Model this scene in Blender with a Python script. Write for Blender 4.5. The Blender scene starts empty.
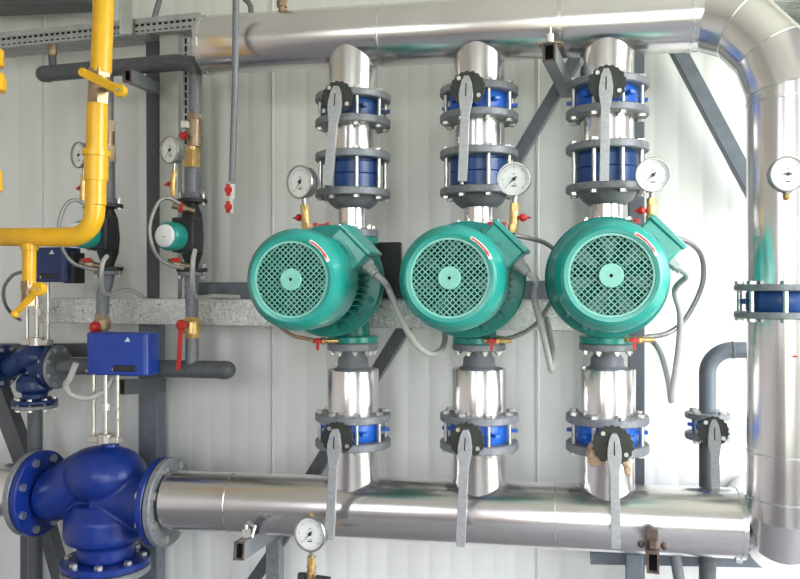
import bpy, math, random
from mathutils import Vector, Matrix
random.seed(7)
C = bpy.context.scene.collection
PI = math.pi
F = 780.0; YAW = math.radians(12.86); CY = 289.5
ca, sa = math.cos(YAW), math.sin(YAW)
WALL = 2.62

def P(px, py, D):
    """point seen at image position (px,py) lying at distance D in front of the lens, measured square to the wall"""
    u = (px-400)/F; w = (CY-py)/F
    d = Vector((u*ca-sa, u*sa+ca, w))
    return d*(D/d.y)
def S(px, D):
    u = (px-400)/F
    return D/(u*sa+ca)/F
def Z(px, py, D): return P(px, py, D).z
def XX(px, D): return P(px, 0, D).x
def V(*a): return Vector(a)

# ------------------------------------------------------------------ materials
def mat(name, col, rough=0.5, metal=0.0, var=0.08, rvar=0.08, bump=0.0, scale=30, **kw):
    m = bpy.data.materials.new(name); m.use_nodes = True
    nt = m.node_tree; n = nt.nodes; l = nt.links
    b = n['Principled BSDF']
    b.inputs['Metallic'].default_value = metal
    tc = n.new('ShaderNodeTexCoord')
    mp = n.new('ShaderNodeMapping'); l.new(tc.outputs['Object'], mp.inputs[0])
    mp.inputs['Scale'].default_value = kw.get('stretch', (1,1,1))
    nz = n.new('ShaderNodeTexNoise'); nz.inputs['Scale'].default_value = scale
    nz.inputs['Detail'].default_value = 4
    l.new(mp.outputs[0], nz.inputs['Vector'])
    r = n.new('ShaderNodeValToRGB')
    a = [max(0, c*(1-var)) for c in col[:3]]; z = [min(1, c*(1+var)) for c in col[:3]]
    r.color_ramp.elements[0].position = .35; r.color_ramp.elements[1].position = .65
    r.color_ramp.elements[0].color = (*a, 1); r.color_ramp.elements[1].color = (*z, 1)
    l.new(nz.outputs['Fac'], r.inputs[0]); l.new(r.outputs[0], b.inputs['Base Color'])
    mr = n.new('ShaderNodeMapRange'); mr.inputs['To Min'].default_value = max(.02, rough-rvar); mr.inputs['To Max'].default_value = min(1, rough+rvar)
    l.new(nz.outputs['Fac'], mr.inputs[0]); l.new(mr.outputs[0], b.inputs['Roughness'])
    if bump:
        bp = n.new('ShaderNodeBump'); bp.inputs['Strength'].default_value = bump; bp.inputs['Distance'].default_value = kw.get('bdist', .002)
        l.new(nz.outputs['Fac'], bp.inputs['Height']); l.new(bp.outputs[0], b.inputs['Normal'])
    if 'coat' in kw: b.inputs['Coat Weight'].default_value = kw['coat']; b.inputs['Coat Roughness'].default_value = .15
    return m

M = {}
M['clad'] = mat('stainless_cladding', (.79,.765,.755), .225, 1, .03, .04, .06, 6, bdist=.003)
M['clad_end'] = mat('stainless_band', (.74,.74,.74), .28, 1, .05)
M['grey'] = mat('grey_enamel', (.165,.175,.19), .38, 0, .12, .08, .1, 60)
M['greyd'] = mat('dark_grey_enamel', (.085,.092,.10), .42, 0, .12, .08, .1, 60)
M['steelpaint'] = mat('blue_grey_frame_paint', (.13,.15,.175), .45, 0, .1)
M['flange'] = mat('cast_flange_grey', (.21,.22,.235), .45, .15, .15, .1, .25, 90)
M['zinc'] = mat('zinc_bolt', (.62,.62,.58), .3, .9, .12)
M['bluedeep'] = mat('deep_blue_enamel', (.012,.055,.20), .33, 0, .1)
M['bluebright'] = mat('bright_blue_enamel', (.012,.12,.55), .33, 0, .1)
M['bluevalve'] = mat('cobalt_blue_enamel', (.006,.027,.20), .33, 0, .12, .06, .12, 40)
M['bluedark'] = mat('dark_blue_enamel', (.006,.025,.11), .35, 0, .12)
M['bluebox'] = mat('blue_plastic', (.012,.05,.34), .33, 0, .05)
M['navy'] = mat('navy_plastic', (.012,.03,.12), .4, 0, .05)
M['teal'] = mat('teal_enamel', (.012,.285,.235), .3, 0, .07, .07, .06, 25, coat=.3)
M['tealbody'] = mat('deep_teal_enamel', (.008,.205,.175), .33, 0, .1, .07, .1, 25)
M['tealgrid'] = mat('pale_teal_wire', (.22,.56,.46), .4, 0, .08)
M['tealdark'] = mat('teal_fan', (.008,.10,.08), .45, 0, .15)
M['yellow'] = mat('yellow_gas_paint', (.78,.43,.016), .3, 0, .06, .05, .05, 30)
M['brass'] = mat('brass', (.62,.42,.17), .35, .85, .18, .1, .1, 60)
M['copper'] = mat('dull_bronze', (.36,.26,.17), .4, .7, .2)
M['red'] = mat('red_enamel', (.50,.02,.018), .35, 0, .1)
M['black'] = mat('black_cast', (.02,.021,.02), .5, 0, .2, .1, .2, 80)
M['blackp'] = mat('black_plastic', (.018,.02,.022), .5, 0, .1)
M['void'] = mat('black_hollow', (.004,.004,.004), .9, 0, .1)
M['olive'] = mat('dark_notch_plate', (.035,.037,.030), .45, .3, .2)
M['lever'] = mat('cast_aluminium_lever', (.36,.37,.375), .45, .5, .1, .1, .25, 120)
M['conduit'] = mat('light_grey_conduit', (.42,.43,.40), .5, 0, .08)
M['braid'] = mat('braided_steel_hose', (.33,.32,.31), .4, .6, .3, .1, .5, 300)
M['white'] = mat('white_dial', (.82,.83,.82), .4, 0, .02)
M['whitep'] = mat('white_plastic', (.68,.68,.64), .4, 0, .04)
M['ink'] = mat('dial_ink', (.03,.03,.035), .5, 0, .05)
M['rim'] = mat('gauge_rim', (.42,.42,.40), .3, .9, .1)
M['rust'] = mat('rusty_tube_end', (.10,.070,.055), .7, .2, .35)
M['tan'] = mat('tan_cloth', (.42,.30,.20), .85, 0, .25, .05, .5, 60)
M['rod'] = mat('plated_rod', (.62,.58,.52), .3, .8, .1)
M['floor'] = mat('grey_concrete_floor', (.17,.17,.175), .5, 0, .1, .1, .1, 4)
M['ceil'] = mat('pale_ceiling', (.76,.73,.72), .7, 0, .04)
M['sidewall'] = mat('grey_wall_panel', (.52,.48,.47), .55, 0, .03)
M['redreflect'] = mat('rust_red_reflector', (.30,.07,.055), .5, 0, .06)  # red of an added surface, for pinkish reflections in the cladding
M['frame'] = mat('window_frame_dark', (.10,.10,.11), .5, 0, .05)

def galv():
    m = bpy.data.materials.new('galvanised_steel'); m.use_nodes = True
    nt = m.node_tree; n = nt.nodes; l = nt.links; b = n['Principled BSDF']
    tc = n.new('ShaderNodeTexCoord')
    vo = n.new('ShaderNodeTexVoronoi'); vo.inputs['Scale'].default_value = 55
    nz = n.new('ShaderNodeTexNoise'); nz.inputs['Scale'].default_value = 28; nz.inputs['Detail'].default_value = 5
    l.new(tc.outputs['Object'], nz.inputs['Vector']); l.new(nz.outputs['Color'], vo.inputs['Vector'])
    vo.inputs['Scale'].default_value = 22
    r = n.new('ShaderNodeValToRGB'); r.color_ramp.elements[0].color = (.36,.37,.36,1); r.color_ramp.elements[1].color = (.78,.80,.77,1)
    r.color_ramp.elements[0].position = .1; r.color_ramp.elements[1].position = .8
    l.new(vo.outputs['Color'], r.inputs[0]); l.new(r.outputs[0], b.inputs['Base Color'])
    b.inputs['Metallic'].default_value = .55
    mr = n.new('ShaderNodeMapRange'); mr.inputs['To Min'].default_value = .25; mr.inputs['To Max'].default_value = .55
    l.new(vo.outputs['Color'], mr.inputs[0]); l.new(mr.outputs[0], b.inputs['Roughness'])
    bp = n.new('ShaderNodeBump'); bp.inputs['Strength'].default_value = .35; bp.inputs['Distance'].default_value = .003
    l.new(nz.outputs['Fac'], bp.inputs['Height']); l.new(bp.outputs[0], b.inputs['Normal'])
    return m
M['galv'] = galv()
M['galvflat'] = mat('pale_zinc_sheet', (.50,.52,.48), .45, .3, .1, .1, .08, 12)
M['galvslot'] = mat('slotted_zinc', (.46,.47,.47), .42, .5, .12)

def wallmat():
    m = bpy.data.materials.new('white_sandwich_panel'); m.use_nodes = True
    nt = m.node_tree; n = nt.nodes; l = nt.links; b = n['Principled BSDF']
    tc = n.new('ShaderNodeTexCoord')
    mp = n.new('ShaderNodeMapping'); mp.inputs['Scale'].default_value = (1, 1, .12); l.new(tc.outputs['Object'], mp.inputs[0])
    nz = n.new('ShaderNodeTexNoise'); nz.inputs['Scale'].default_value = 9; nz.inputs['Detail'].default_value = 6
    l.new(mp.outputs[0], nz.inputs['Vector'])
    r = n.new('ShaderNodeValToRGB'); r.color_ramp.elements[0].color = (.73,.735,.70,1); r.color_ramp.elements[1].color = (.80,.80,.78,1)
    r.color_ramp.elements[0].position = .3; r.color_ramp.elements[1].position = .7
    l.new(nz.outputs['Fac'], r.inputs[0]); l.new(r.outputs[0], b.inputs['Base Color'])
    b.inputs['Roughness'].default_value = .42
    return m
M['wall'] = wallmat()

# ------------------------------------------------------------------ mesh helpers
def basis(a, hint=None):
    a = Vector(a).normalized()
    h = Vector(hint) if hint is not None else (V(0,0,1) if abs(a.z) < .9 else V(1,0,0))
    u = (h - a*h.dot(a)).normalized(); w = a.cross(u)
    return u, w, a

class B:
    def __init__(s): s.v = []; s.f = []; s.m = []
    def add(s, vs, fs, mi=0):
        o = len(s.v); s.v += [Vector(x) for x in vs]
        for f in fs: s.f.append([i+o for i in f]); s.m.append(mi)
        return s
    def box(s, c, size, R=None, mi=0):
        c = Vector(c); hx, hy, hz = size[0]/2, size[1]/2, size[2]/2
        vs = []
        for x in (-hx, hx):
            for y in (-hy, hy):
                for z in (-hz, hz):
                    p = V(x, y, z)
                    if R is not None: p = R @ p
                    vs.append(c+p)
        return s.add(vs, [(0,1,3,2),(4,6,7,5),(0,4,5,1),(2,3,7,6),(0,2,6,4),(1,5,7,3)], mi)
    def beam(s, a, b, w, h, hint=None, mi=0):
        a = Vector(a); b = Vector(b); d = b-a
        u, v, n = basis(d, hint)
        R = Matrix((n, u, v)).transposed()
        return s.box((a+b)/2, (d.length, w, h), R, mi)
    def lathe(s, prof, o, axis=(0,0,1), n=40, mi=0, close=False, hint=None):
        o = Vector(o); u, w, a = basis(axis, hint); vs = []; idx = []
        for (r, h) in prof:
            if r <= 1e-6: idx.append([len(vs)]); vs.append(o+a*h)
            else:
                row = []
                for k in range(n):
                    t = 2*PI*k/n; row.append(len(vs)); vs.append(o+a*h+(u*math.cos(t)+w*math.sin(t))*r)
                idx.append(row)
        fs = []
        L = len(idx)
        for i in range(L if close else L-1):
            A, Bq = idx[i], idx[(i+1) % L]
            for k in range(n):
                k2 = (k+1) % n
                if len(A) == 1 and len(Bq) == 1: continue
                if len(A) == 1: fs.append((A[0], Bq[k2], Bq[k]))
                elif len(Bq) == 1: fs.append((A[k], A[k2], Bq[0]))
                else: fs.append((A[k], A[k2], Bq[k2], Bq[k]))
        return s.add(vs, fs, mi)
    def cyl(s, a, b, r, n=32, mi=0, r2=None, bev=0):
        a = Vector(a); b = Vector(b); d = b-a; L = d.length; r2 = r if r2 is None else r2
        if bev: prof = [(0,0),(r-bev,0),(r,bev),(r2,L-bev),(r2-bev,L),(0,L)]
        else: prof = [(0,0),(r,0),(r2,L),(0,L)]
        return s.lathe(prof, a, d, n, mi)
    def ring(s, a, b, ro, ri, n=40, mi=0):
        a = Vector(a); d = Vector(b)-a; L = d.length
        return s.lathe([(ri,0),(ro,0),(ro,L),(ri,L)], a, d, n, mi, close=True)
    def hexa(s, a, b, r, mi=0): return s.cyl(a, b, r, 6, mi)
    def tube(s, pts, r, n=14, mi=0, caps=True):
        pts = [Vector(p) for p in pts]; N = len(pts)
        rs = r if isinstance(r, (list, tuple)) else [r]*N
        tang = []
        for i in range(N):
            d = (pts[min(i+1, N-1)]-pts[max(i-1, 0)]).normalized(); tang.append(d)
        u, w, _ = basis(tang[0]); vs = []
        for i in range(N):
            t = tang[i]; u = (u - t*u.dot(t)).normalized(); w = t.cross(u)
            for k in range(n):
                an = 2*PI*k/n; vs.append(pts[i]+(u*math.cos(an)+w*math.sin(an))*rs[i])
        fs = [(i*n+k, i*n+(k+1) % n, (i+1)*n+(k+1) % n, (i+1)*n+k) for i in range(N-1) for k in range(n)]
        if caps: fs += [tuple(range(n))[::-1], tuple((N-1)*n+k for k in range(n))]
        return s.add(vs, fs, mi)
    def prism(s, outline, o, ex, ey, ez, d, mi=0):
        o = Vector(o); ex, ey, ez = Vector(ex), Vector(ey), Vector(ez); n = len(outline)
        vs = [o+ex*x+ey*y for x, y in outline]+[o+ex*x+ey*y+ez*d for x, y in outline]
        fs = [tuple(range(n))[::-1], tuple(range(n, 2*n))]+[(i, (i+1) % n, n+(i+1) % n, n+i) for i in range(n)]
        return s.add(vs, fs, mi)
    def ball(s, c, r, n=20, mi=0, sc=(1,1,1)):
        c = Vector(c); prof = []
        vs = []; fs = []; m = n//2
        for i in range(m+1):
            t = PI*i/m
            for k in range(n):
                p = 2*PI*k/n
                vs.append(c+V(sc[0]*math.sin(t)*math.cos(p), sc[1]*math.sin(t)*math.sin(p), sc[2]*math.cos(t))*r)
        for i in range(m):
            for k in range(n):
                fs.append((i*n+k, (i+1)*n+k, (i+1)*n+(k+1) % n, i*n+(k+1) % n))
        return s.add(vs, fs, mi)

def spline(pts, sub=8):
    pts = [Vector(p) for p in pts]; q = [pts[0]*2-pts[1]]+pts+[pts[-1]*2-pts[-2]]; out = []
    for i in range(1, len(q)-2):
        p0, p1, p2, p3 = q[i-1:i+3]
        for k in range(sub):
            t = k/sub
            out.append(.5*((2*p1)+(-p0+p2)*t+(2*p0-5*p1+4*p2-p3)*t*t+(-p0+3*p1-3*p2+p3)*t**3))
    out.append(pts[-1]); return out

def obj(name, b, mats, parent=None, bevel=0, ang=38):
    off = Vector((0,0,0))
    if parent is not None:
        r = parent
        while r.parent: r = r.parent
        off = Vector(r['_o']) if '_o' in r else Vector((0,0,0))
    else:
        # thing made of one mesh: origin at its lowest middle
        xs = [p.x for p in b.v]; ys = [p.y for p in b.v]; zs = [p.z for p in b.v]
        off = V((min(xs)+max(xs))/2, (min(ys)+max(ys))/2, min(zs))
    me = bpy.data.meshes.new(name)
    me.from_pydata([tuple(p-off) for p in b.v], [], b.f)
    if not isinstance(mats, (list, tuple)): mats = [mats]
    for m in mats: me.materials.append(m if not isinstance(m, str) else M[m])
    me.polygons.foreach_set('material_index', b.m)
    me.polygons.foreach_set('use_smooth', [True]*len(me.polygons))
    me.validate(); me.update()
    me.set_sharp_from_angle(angle=math.radians(ang))
    o = bpy.data.objects.new(name, me); C.objects.link(o)
    if parent is None: o.location = off; o['_o'] = tuple(off)
    else: o.parent = parent
    if bevel:
        md = o.modifiers.new('bevel', 'BEVEL'); md.width = bevel; md.segments = 2; md.limit_method = 'ANGLE'; md.angle_limit = math.radians(50)
    return o
def thing(name, loc, label, cat, group=None):
    o = bpy.data.objects.new(name, None); C.objects.link(o); o.location = loc; o.empty_display_size = .05
    o['_o'] = tuple(loc); return tag(o, label, cat, group)
def tag(o, label, cat, group=None):
    o['label'] = label; o['category'] = cat
    if group: o['group'] = group
    return o
def struct(name, b, m): 
    o = obj(name, b, m); o['kind'] = 'structure'; return o

_boltcache = {}
def bolt(parent, a, b, r=.006, head=.011, name='bolt', ends=True, hh=.008):
    """through bolt from a to b with hexagon head and nut outside both ends"""
    a = Vector(a); b = Vector(b); key = (round((b-a).length, 4), r, head, ends, hh, tuple(round(x, 3) for x in (b-a).normalized()), name)
    if key not in _boltcache:
        g = B(); d = (b-a); n = d.normalized()
        if ends:
            g.cyl(-n*.008, d+n*(.006), r, 12); g.hexa(-n*hh, V(0,0,0), head); g.hexa(d, d+n*hh, head)
        else:
            g.cyl(V(0,0,0), d+n*(hh+.005), r, 12); g.hexa(d, d+n*hh, head)
        me = bpy.data.meshes.new(name); me.from_pydata([tuple(p) for p in g.v], [], g.f); me.materials.append(M['zinc'])
        me.polygons.foreach_set('use_smooth', [True]*len(me.polygons)); me.set_sharp_from_angle(angle=math.radians(38))
        _boltcache[key] = me
    o = bpy.data.objects.new(name, _boltcache[key]); C.objects.link(o); o.parent = parent
    r0 = parent
    while r0.parent: r0 = r0.parent
    o.location = a-Vector(r0['_o']); return o

DP = 2.25
# ------------------------------------------------------------------ room shell
X0, X1, Y0, Y1, Z0, Z1 = -2.75, 1.75, -2.6, WALL, -1.5, 1.75
# back wall with shallow vertical ribs and panel joints
g = B()
xs = []
x = X0-.05
joints = [XX(272, WALL)+k*(XX(537, WALL)-XX(272, WALL)) for k in range(-3, 4)]
prof = []
x = X0
while x < X1+.001:
    prof.append((x, 0)); prof.append((x+.040, 0)); prof.append((x+.043, .0005)); prof.append((x+.052, .0005)); prof.append((x+.055, 0)); x += .0735
pts = [(a, b) for a, b in prof if all(abs(a-j) > .009 for j in joints)]
for j in joints:
    if X0 < j < X1: pts += [(j-.008, 0), (j-.004, -.0035), (j-.0015, -.0035), (j-.0012, .007), (j+.0012, .007), (j+.0015, -.0035), (j+.004, -.0035), (j+.008, 0)]
pts.sort()
vs = []; fs = []
for a, b_ in pts: vs += [(a, Y1+b_, Z0), (a, Y1+b_, Z1)]
for i in range(len(pts)-1): fs.append((2*i, 2*i+1, 2*i+3, 2*i+2))
g.add(vs, fs)
g.box(((X0+X1)/2, Y1+.06, (Z0+Z1)/2), (X1-X0, .09, Z1-Z0))
struct('wall_back', g, 'wall')
struct('floor', B().box(((X0+X1)/2, 0, Z0-.05), (X1-X0+.2, Y1-Y0+.3, .1)), 'floor')
struct('ceiling', B().box(((X0+X1)/2, 0, Z1+.05), (X1-X0+.2, Y1-Y0+.3, .1)), 'ceil')
struct('wall_left', B().box((X0-.05, 0, (Z0+Z1)/2), (.1, Y1-Y0+.2, Z1-Z0)), 'sidewall')
# right wall with a tall window
def holed_wall(name, axis, pos, lo, hi, holes, m, th=.1):
    """wall with rectangular openings; holes = (a0,a1,z0,z1) sorted along the wall"""
    g = B(); a = lo
    def put(a0, a1, z0, z1):
        if a1-a0 < 1e-4 or z1-z0 < 1e-4: return
        if axis == 'x': g.box(((a0+a1)/2, pos, (z0+z1)/2), (a1-a0, th, z1-z0))
        else: g.box((pos, (a0+a1)/2, (z0+z1)/2), (th, a1-a0, z1-z0))
    for (h0, h1, z0, z1) in holes:
        put(a, h0, Z0, Z1); put(h0, h1, Z0, z0); put(h0, h1, z1, Z1); a = h1
    put(a, hi, Z0, Z1)
    return struct(name, g, m)
BW = [(-2.1, -1.5, .1, 1.4), (-.25, .40, -1.0, 1.35), (.62, 1.0, -1.0, 1.35), (1.2, 1.6, -1.0, 1.35)]  # unseen windows; some added so bright stripes reflect in the clad pipes
RW = [(.35, 2.25, -1.1, 1.3)]
holed_wall('wall_front', 'x', Y0-.05, X0-.1, X1+.1, BW, 'sidewall')
holed_wall('wall_right', 'y', X1+.05, Y0, Y1+.1, RW, 'sidewall')
wn = 1
for (a0, a1, z0, z1) in BW:
    g = B(); t = .05; y = Y0-.05
    for xx in (a0+t/2, (a0+a1)/2, a1-t/2): g.box((xx, y, (z0+z1)/2), (t, .06, z1-z0))
    for zz in (z0+t/2, z1-t/2, z0+(z1-z0)*.7): g.box(((a0+a1)/2, y, zz), (a1-a0, .06, t))
    struct('window_%d' % wn, g, 'frame'); wn += 1
for (a0, a1, z0, z1) in RW:
    g = B(); t = .05; x = X1+.05
    for k in range(4): g.box((x, a0+t/2+(a1-a0-t)*k/3, (z0+z1)/2), (.06, t, z1-z0))
    for zz in (z0+t/2, z1-t/2): g.box((x, (a0+a1)/2, zz), (.06, a1-a0, t))
    struct('window_%d' % wn, g, 'frame'); wn += 1
g = B().box((-.72, Y0+.02, -.45), (.62, .04, 2.05)); g.box((-.50, Y0+.06, -.45), (.03, .05, .14))  # unseen door added to reflect a reddish stripe in the clad pipes
struct('reflection_door_1', g, 'redreflect')

# ------------------------------------------------------------------ steel frame behind the pipes
def steel(name, a, b, w, h, label, m='steelpaint', cat='steel beam', hint=None, hollow=None, bev=.002):
    g = B().beam(a, b, w, h, hint)
    o = obj(name, g, m, None, bev)
    return tag(o, label, cat)
def px_beam(name, p0, p1, D0, D1, wpx, dep, label, m='steelpaint', cat='steel beam'):
    a = P(p0[0], p0[1], D0); b = P(p1[0], p1[1], D1)
    w = wpx*S((p0[0]+p1[0])/2, (D0+D1)/2)
    return steel(name, a, b, dep, w, label, m, cat, hint=(0,1,0))
px_beam('galvanised_beam', (40, 310), (572, 316), 2.42, 2.42, 27, .05, 'mottled galvanised horizontal beam running behind the three green pumps', 'galv')
px_beam('backing_beam', (200, 291), (575, 290), 2.52, 2.52, 18, .05, 'dark grey beam just above and behind the mottled galvanised beam')
px_beam('post', (173, 32), (173, 299), 2.46, 2.46, 20, .06, 'pale zinc vertical post behind the second small circulator', 'galvflat', 'post')
px_beam('post', (158, 34), (159, 300), 2.52, 2.52, 14, .08, 'dark grey upper post left of the pale zinc post', 'greyd', 'post')
px_beam('post', (152, 322), (152, 700), 2.53, 2.53, 20, .06, 'blue-grey lower post behind the flange of the big blue valve', 'steelpaint', 'post')
px_beam('post', (636, 40), (636, 600), 2.54, 2.54, 15, .06, 'blue-grey vertical post behind the third pump column', 'steelpaint', 'post')
px_beam('post', (275, 536), (275, 700), 2.50, 2.50, 14, .05, 'short grey post below the lower header beside the left gauge', 'grey', 'post')
px_beam('post', (31, 535), (31, 700), 2.53, 2.53, 15, .05, 'dark post under the big blue valve at the far left', 'greyd', 'post')
px_beam('diagonal_strut', (580, 52), (443, 284), 2.53, 2.53, 12, .05, 'blue-grey diagonal strut from the upper header down behind the second gauge', cat='strut')
px_beam('diagonal_strut', (672, 40), (760, 205), 2.53, 2.53, 14, .05, 'blue-grey diagonal strut between third pump column and clad riser', cat='strut')
px_beam('diagonal_strut', (408, 322), (302, 492), 2.53, 2.53, 12, .05, 'dark diagonal strut behind the lower part of the first pump column', 'greyd', cat='strut')
px_beam('diagonal_strut', (290, 528), (240, 600), 2.53, 2.53, 11, .04, 'thin dark diagonal strut under the left end of the lower header', 'greyd', cat='strut')
px_beam('diagonal_strut', (-8, 372), (26, 462), 2.40, 2.40, 17, .05, 'dark leaning strut below the small blue valve at the left edge', 'greyd', cat='strut')
px_beam('diagonal_strut', (44, 515), (68, 600), 2.50, 2.50, 13, .05, 'dark leaning strut behind the big blue valve, near the bottom left corner', 'greyd', cat='strut')
px_beam('base_beam', (590, 556), (820, 560), 2.50, 2.50, 12, .05, 'blue-grey horizontal beam under the right end of the lower header')
px_beam('post', (634, 552), (634, 700), 2.43, 2.43, 16, .05, 'blue-grey post stub behind the right support bracket under the lower header', 'steelpaint', 'post')
g = B().tube([P(674, 548, 2.42), P(684, 610, 2.42)], 5.5*S(680, 2.42), 20)
tag(obj('drain_pipe', g, 'grey'), 'thin grey pipe dropping below the lower header right of its bracket', 'pipe')
px_beam('roof_beam', (-30, -2), (95, -8), 2.50, 2.50, 30, .10, 'dark grey roof beam across the top left corner', 'greyd')
px_beam('backing_beam', (-20, 350), (92, 350), 2.53, 2.53, 13, .05, 'dark horizontal beam behind the small blue valve', 'greyd')
px_beam('roof_beam', (772, 31), (840, 33), 2.57, 2.57, 17, .04, 'grey roof beam in the top right corner behind the clad elbow', 'steelpaint')

# square tube brackets, hollow ends
def bracket(front, back, D0, D1, wpx, hpx, label, m='grey'):
    a = P(*front, D0); b = P(*back, D1)
    w = wpx*S(front[0], D0); h = hpx*S(front[0], D0); t = .005
    d = b-a; u, v, n = basis(d, (0,0,1))   # u ~ up, v ~ side
    g = B()
    loops = []
    vs = []
    for base in (a, b):
        for (W, H) in ((w, h), (w-2*t, h-2*t)):
            for (sx, sz) in ((-1,-1),(1,-1),(1,1),(-1,1)): vs.append(base+v*(sx*W/2)+u*(sz*H/2))
    fs = []
    for k in range(4):
        k2 = (k+1) % 4
        fs += [(k, k2, 8+k2, 8+k), (4+k, 12+k, 12+k2, 4+k2), (k, 4+k, 4+k2, k2), (8+k, 8+k2, 12+k2, 12+k)]
    root = thing('support_bracket', a, label, 'bracket', )
    g.add(vs, fs); 
    obj('square_tube', g, m, root)
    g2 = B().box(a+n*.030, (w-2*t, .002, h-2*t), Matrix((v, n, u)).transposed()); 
    obj('hollow_shade', g2, 'void', root)  # black sheet set inside the tube as the shade of its hollow
    g3 = B().ring(a-n*.0008, a+n*.0001, .001, .0005, 4)
    e = B(); 
    for (sx, sz, W, H) in ((0, 1, w, t), (0, -1, w, t), (1, 0, t, h), (-1, 0, t, h)):
        e.box(a-n*.0004+v*(sx*(w-t)/2)+u*(sz*(h-t)/2), (W if sx == 0 else t, .0012, H if sz == 0 else t) if sx == 0 else (t, .0012, h), Matrix((v, n, u)).transposed())
    obj('cut_edge', e, 'rust', root)
    return root, a, u, v, n
r1, a, u, v, n = bracket((127, 75.5), (160, 90), 2.12, 2.49, 9, 13, 'grey square tube bracket under the dark upper pipe beside the yellow lever')
r2, a, u, v, n = bracket((549, 52), (567, 90), 2.02, 2.50, 13, 19, 'grey square tube bracket holding the upper header between second and third columns')
g = B().hexa(a+n*.02+u*.03, a+n*.02+u*.05, .010); g.cyl(a+n*.02+u*.02, a+n*.02+u*.066, .005, 12)
obj('bolt', g, 'zinc', r2)
g = B().box(a+n*.045+u*.030, (.06, .04, .005), Matrix((v, n, u)).transposed()); obj('clamp_plate', g, 'copper', r2)
r3, a, u, v, n = bracket((239, 551), (276, 528), 2.02, 2.47, 11, 18, 'grey square tube bracket under the lower header left of the gauge')
g = B().hexa(a+n*.07+u*.028, a+n*.07+u*.05, .014); g.cyl(a+n*.07+u*.02, a+n*.07+u*.062, .006, 12)
g.tube([a+n*.05+v*.022+u*.03, a+n*.06+v*.028+u*.058, a+n*.09+u*.066], .005, 10)
obj('u_bolt', g, 'zinc', r3)
r4, a, u, v, n = bracket((653, 563), (650, 528), 2.02, 2.40, 12, 21, 'brownish square tube bracket under the lower header near its right end', 'rust')
g = B().hexa(a+n*.03+u*.03, a+n*.03+u*.05, .014); g.box(a+n*.05+u*.045, (.026, .02, .05), Matrix((v, n, u)).transposed())
g.ball(a+n*.04+u*.034+v*.028, .010, 10); g.ball(a+n*.04+u*.034-v*.028, .010, 10)
obj('u_bolt', g, 'rust', r4)
r5, a, u, v, n = bracket((122, 387), (163, 385), 2.30, 2.50, 8, 15, 'dark square tube bracket below the large blue actuator', 'greyd')

# perforated strip beside the pale post
a = P(187, 38, 2.44); b = P(187, 300, 2.44); g = B().beam(a, b, .015, 8*S(187, 2.44), (0,1,0), 0)
for k in range(34):
    c = a.lerp(b, (k+.5)/34); g.box(c+V(0, -.009, 0), (.006, .004, .019), None, 1)
tag(obj('slotted_strip', g, ['galvslot', 'void']), 'narrow slotted zinc strip on the right edge of the pale post', 'metal strip')

# ------------------------------------------------------------------ cable trays
root = thing('cable_tray', P(60, 50, 2.42), 'long perforated galvanised cable tray at the top left above the dark pipe', 'cable tray')
g = B(); a0 = P(-25, 43, 2.40); a1 = P(199, 20.5, 2.40); hh = 15*S(100, 2.40)
g.beam(a0, a1, .003, hh, (0,1,0)); d = (a1-a0).normalized()
up = V(0,0,1)
g.beam(a0+up*hh/2+V(0,.006,0), a1+up*hh/2+V(0,.006,0), .016, .003, (0,1,0))
g.beam(a0+up*hh*.18+V(0,-.003,0), a1+up*hh*.18+V(0,-.003,0), .004, .002, (0,1,0))
N = 40
for k in range(N):
    c = a0.lerp(a1, (k+.5)/N)
    g.box(c+up*hh*.05+V(0, -.002, 0), ((a1-a0).length/N*.55, .002, .0075), None, 1)
    g.box(c-up*hh*.33+V(0, -.002, 0), ((a1-a0).length/N*.5, .002, .004), None, 1)
obj('side_rail', g, ['galvslot', 'void'], root)
g = B()
bot0 = a0-up*hh/2; bot1 = a1-up*hh/2
for k in range(9): g.beam(bot0+V(0,.012+.011*k,0), bot1+V(0,.012+.011*k,0), .004, .003, (0,1,0))
for k in range(60): 
    c = bot0.lerp(bot1, (k+.5)/60); g.box(c+V(0,.056,0), (.004,.11,.003))
obj('wire_base', g, 'galvslot', root)
obj('tray_hanger', B().box(P(127, 17, 2.38), (.038, .01, .12)).box(P(121, 17, 2.372), (.006, .014, .12)), 'galvflat', root, .001)
root = thing('cable_tray', P(790, 6, 2.5), 'pale ribbed cable tray in the top right corner above the clad elbow', 'cable tray')
g = B()
c0 = P(700, -14, 2.5); c1 = P(850, -14, 2.5); l0 = Z(780, 9, 2.5)
g.box(V((c0.x+c1.x)/2, 2.5, l0-.004), (c1.x-c0.x, .2, .003))
for k in range(9): g.box(V((c0.x+c1.x)/2, 2.41+.022*k, l0-.008), (c1.x-c0.x, .007, .006))
obj('ribbed_base', g, 'galvslot', root)
obj('side_rail', B().box(V((c0.x+c1.x)/2, 2.398, l0+.02), (c1.x-c0.x, .003, .06)), 'galvslot', root)

# small things at the top
g = B().tube([P(151, 32, 2.5), P(156, 12, 2.5), P(163, -12, 2.5)], .010, 14)
tag(obj('vent_pipe', g, 'grey'), 'thin bent grey pipe rising above the cable tray near the post', 'pipe')
g = B().tube(spline([P(228, -12, 2.3), P(236, -8, 2.3), P(246, 0, 2.28), P(250.5, 6, 2.27), P(251, 13, 2.27), P(251, 22, 2.29)]), 2.8*S(250, 2.3), 14)
tag(obj('vent_pipe', g, 'grey'), 'short hooked grey pipe entering the top of the upper header', 'pipe')
g = B().cyl(P(282, 12, 2.23), P(282, 7, 2.23), .011, 20).cyl(P(282, 7, 2.23), P(282, -14, 2.23), .017, 8)
tag(obj('air_vent', g, 'copper'), 'bronze air vent on top of the upper header near the frame edge', 'valve')

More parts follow.
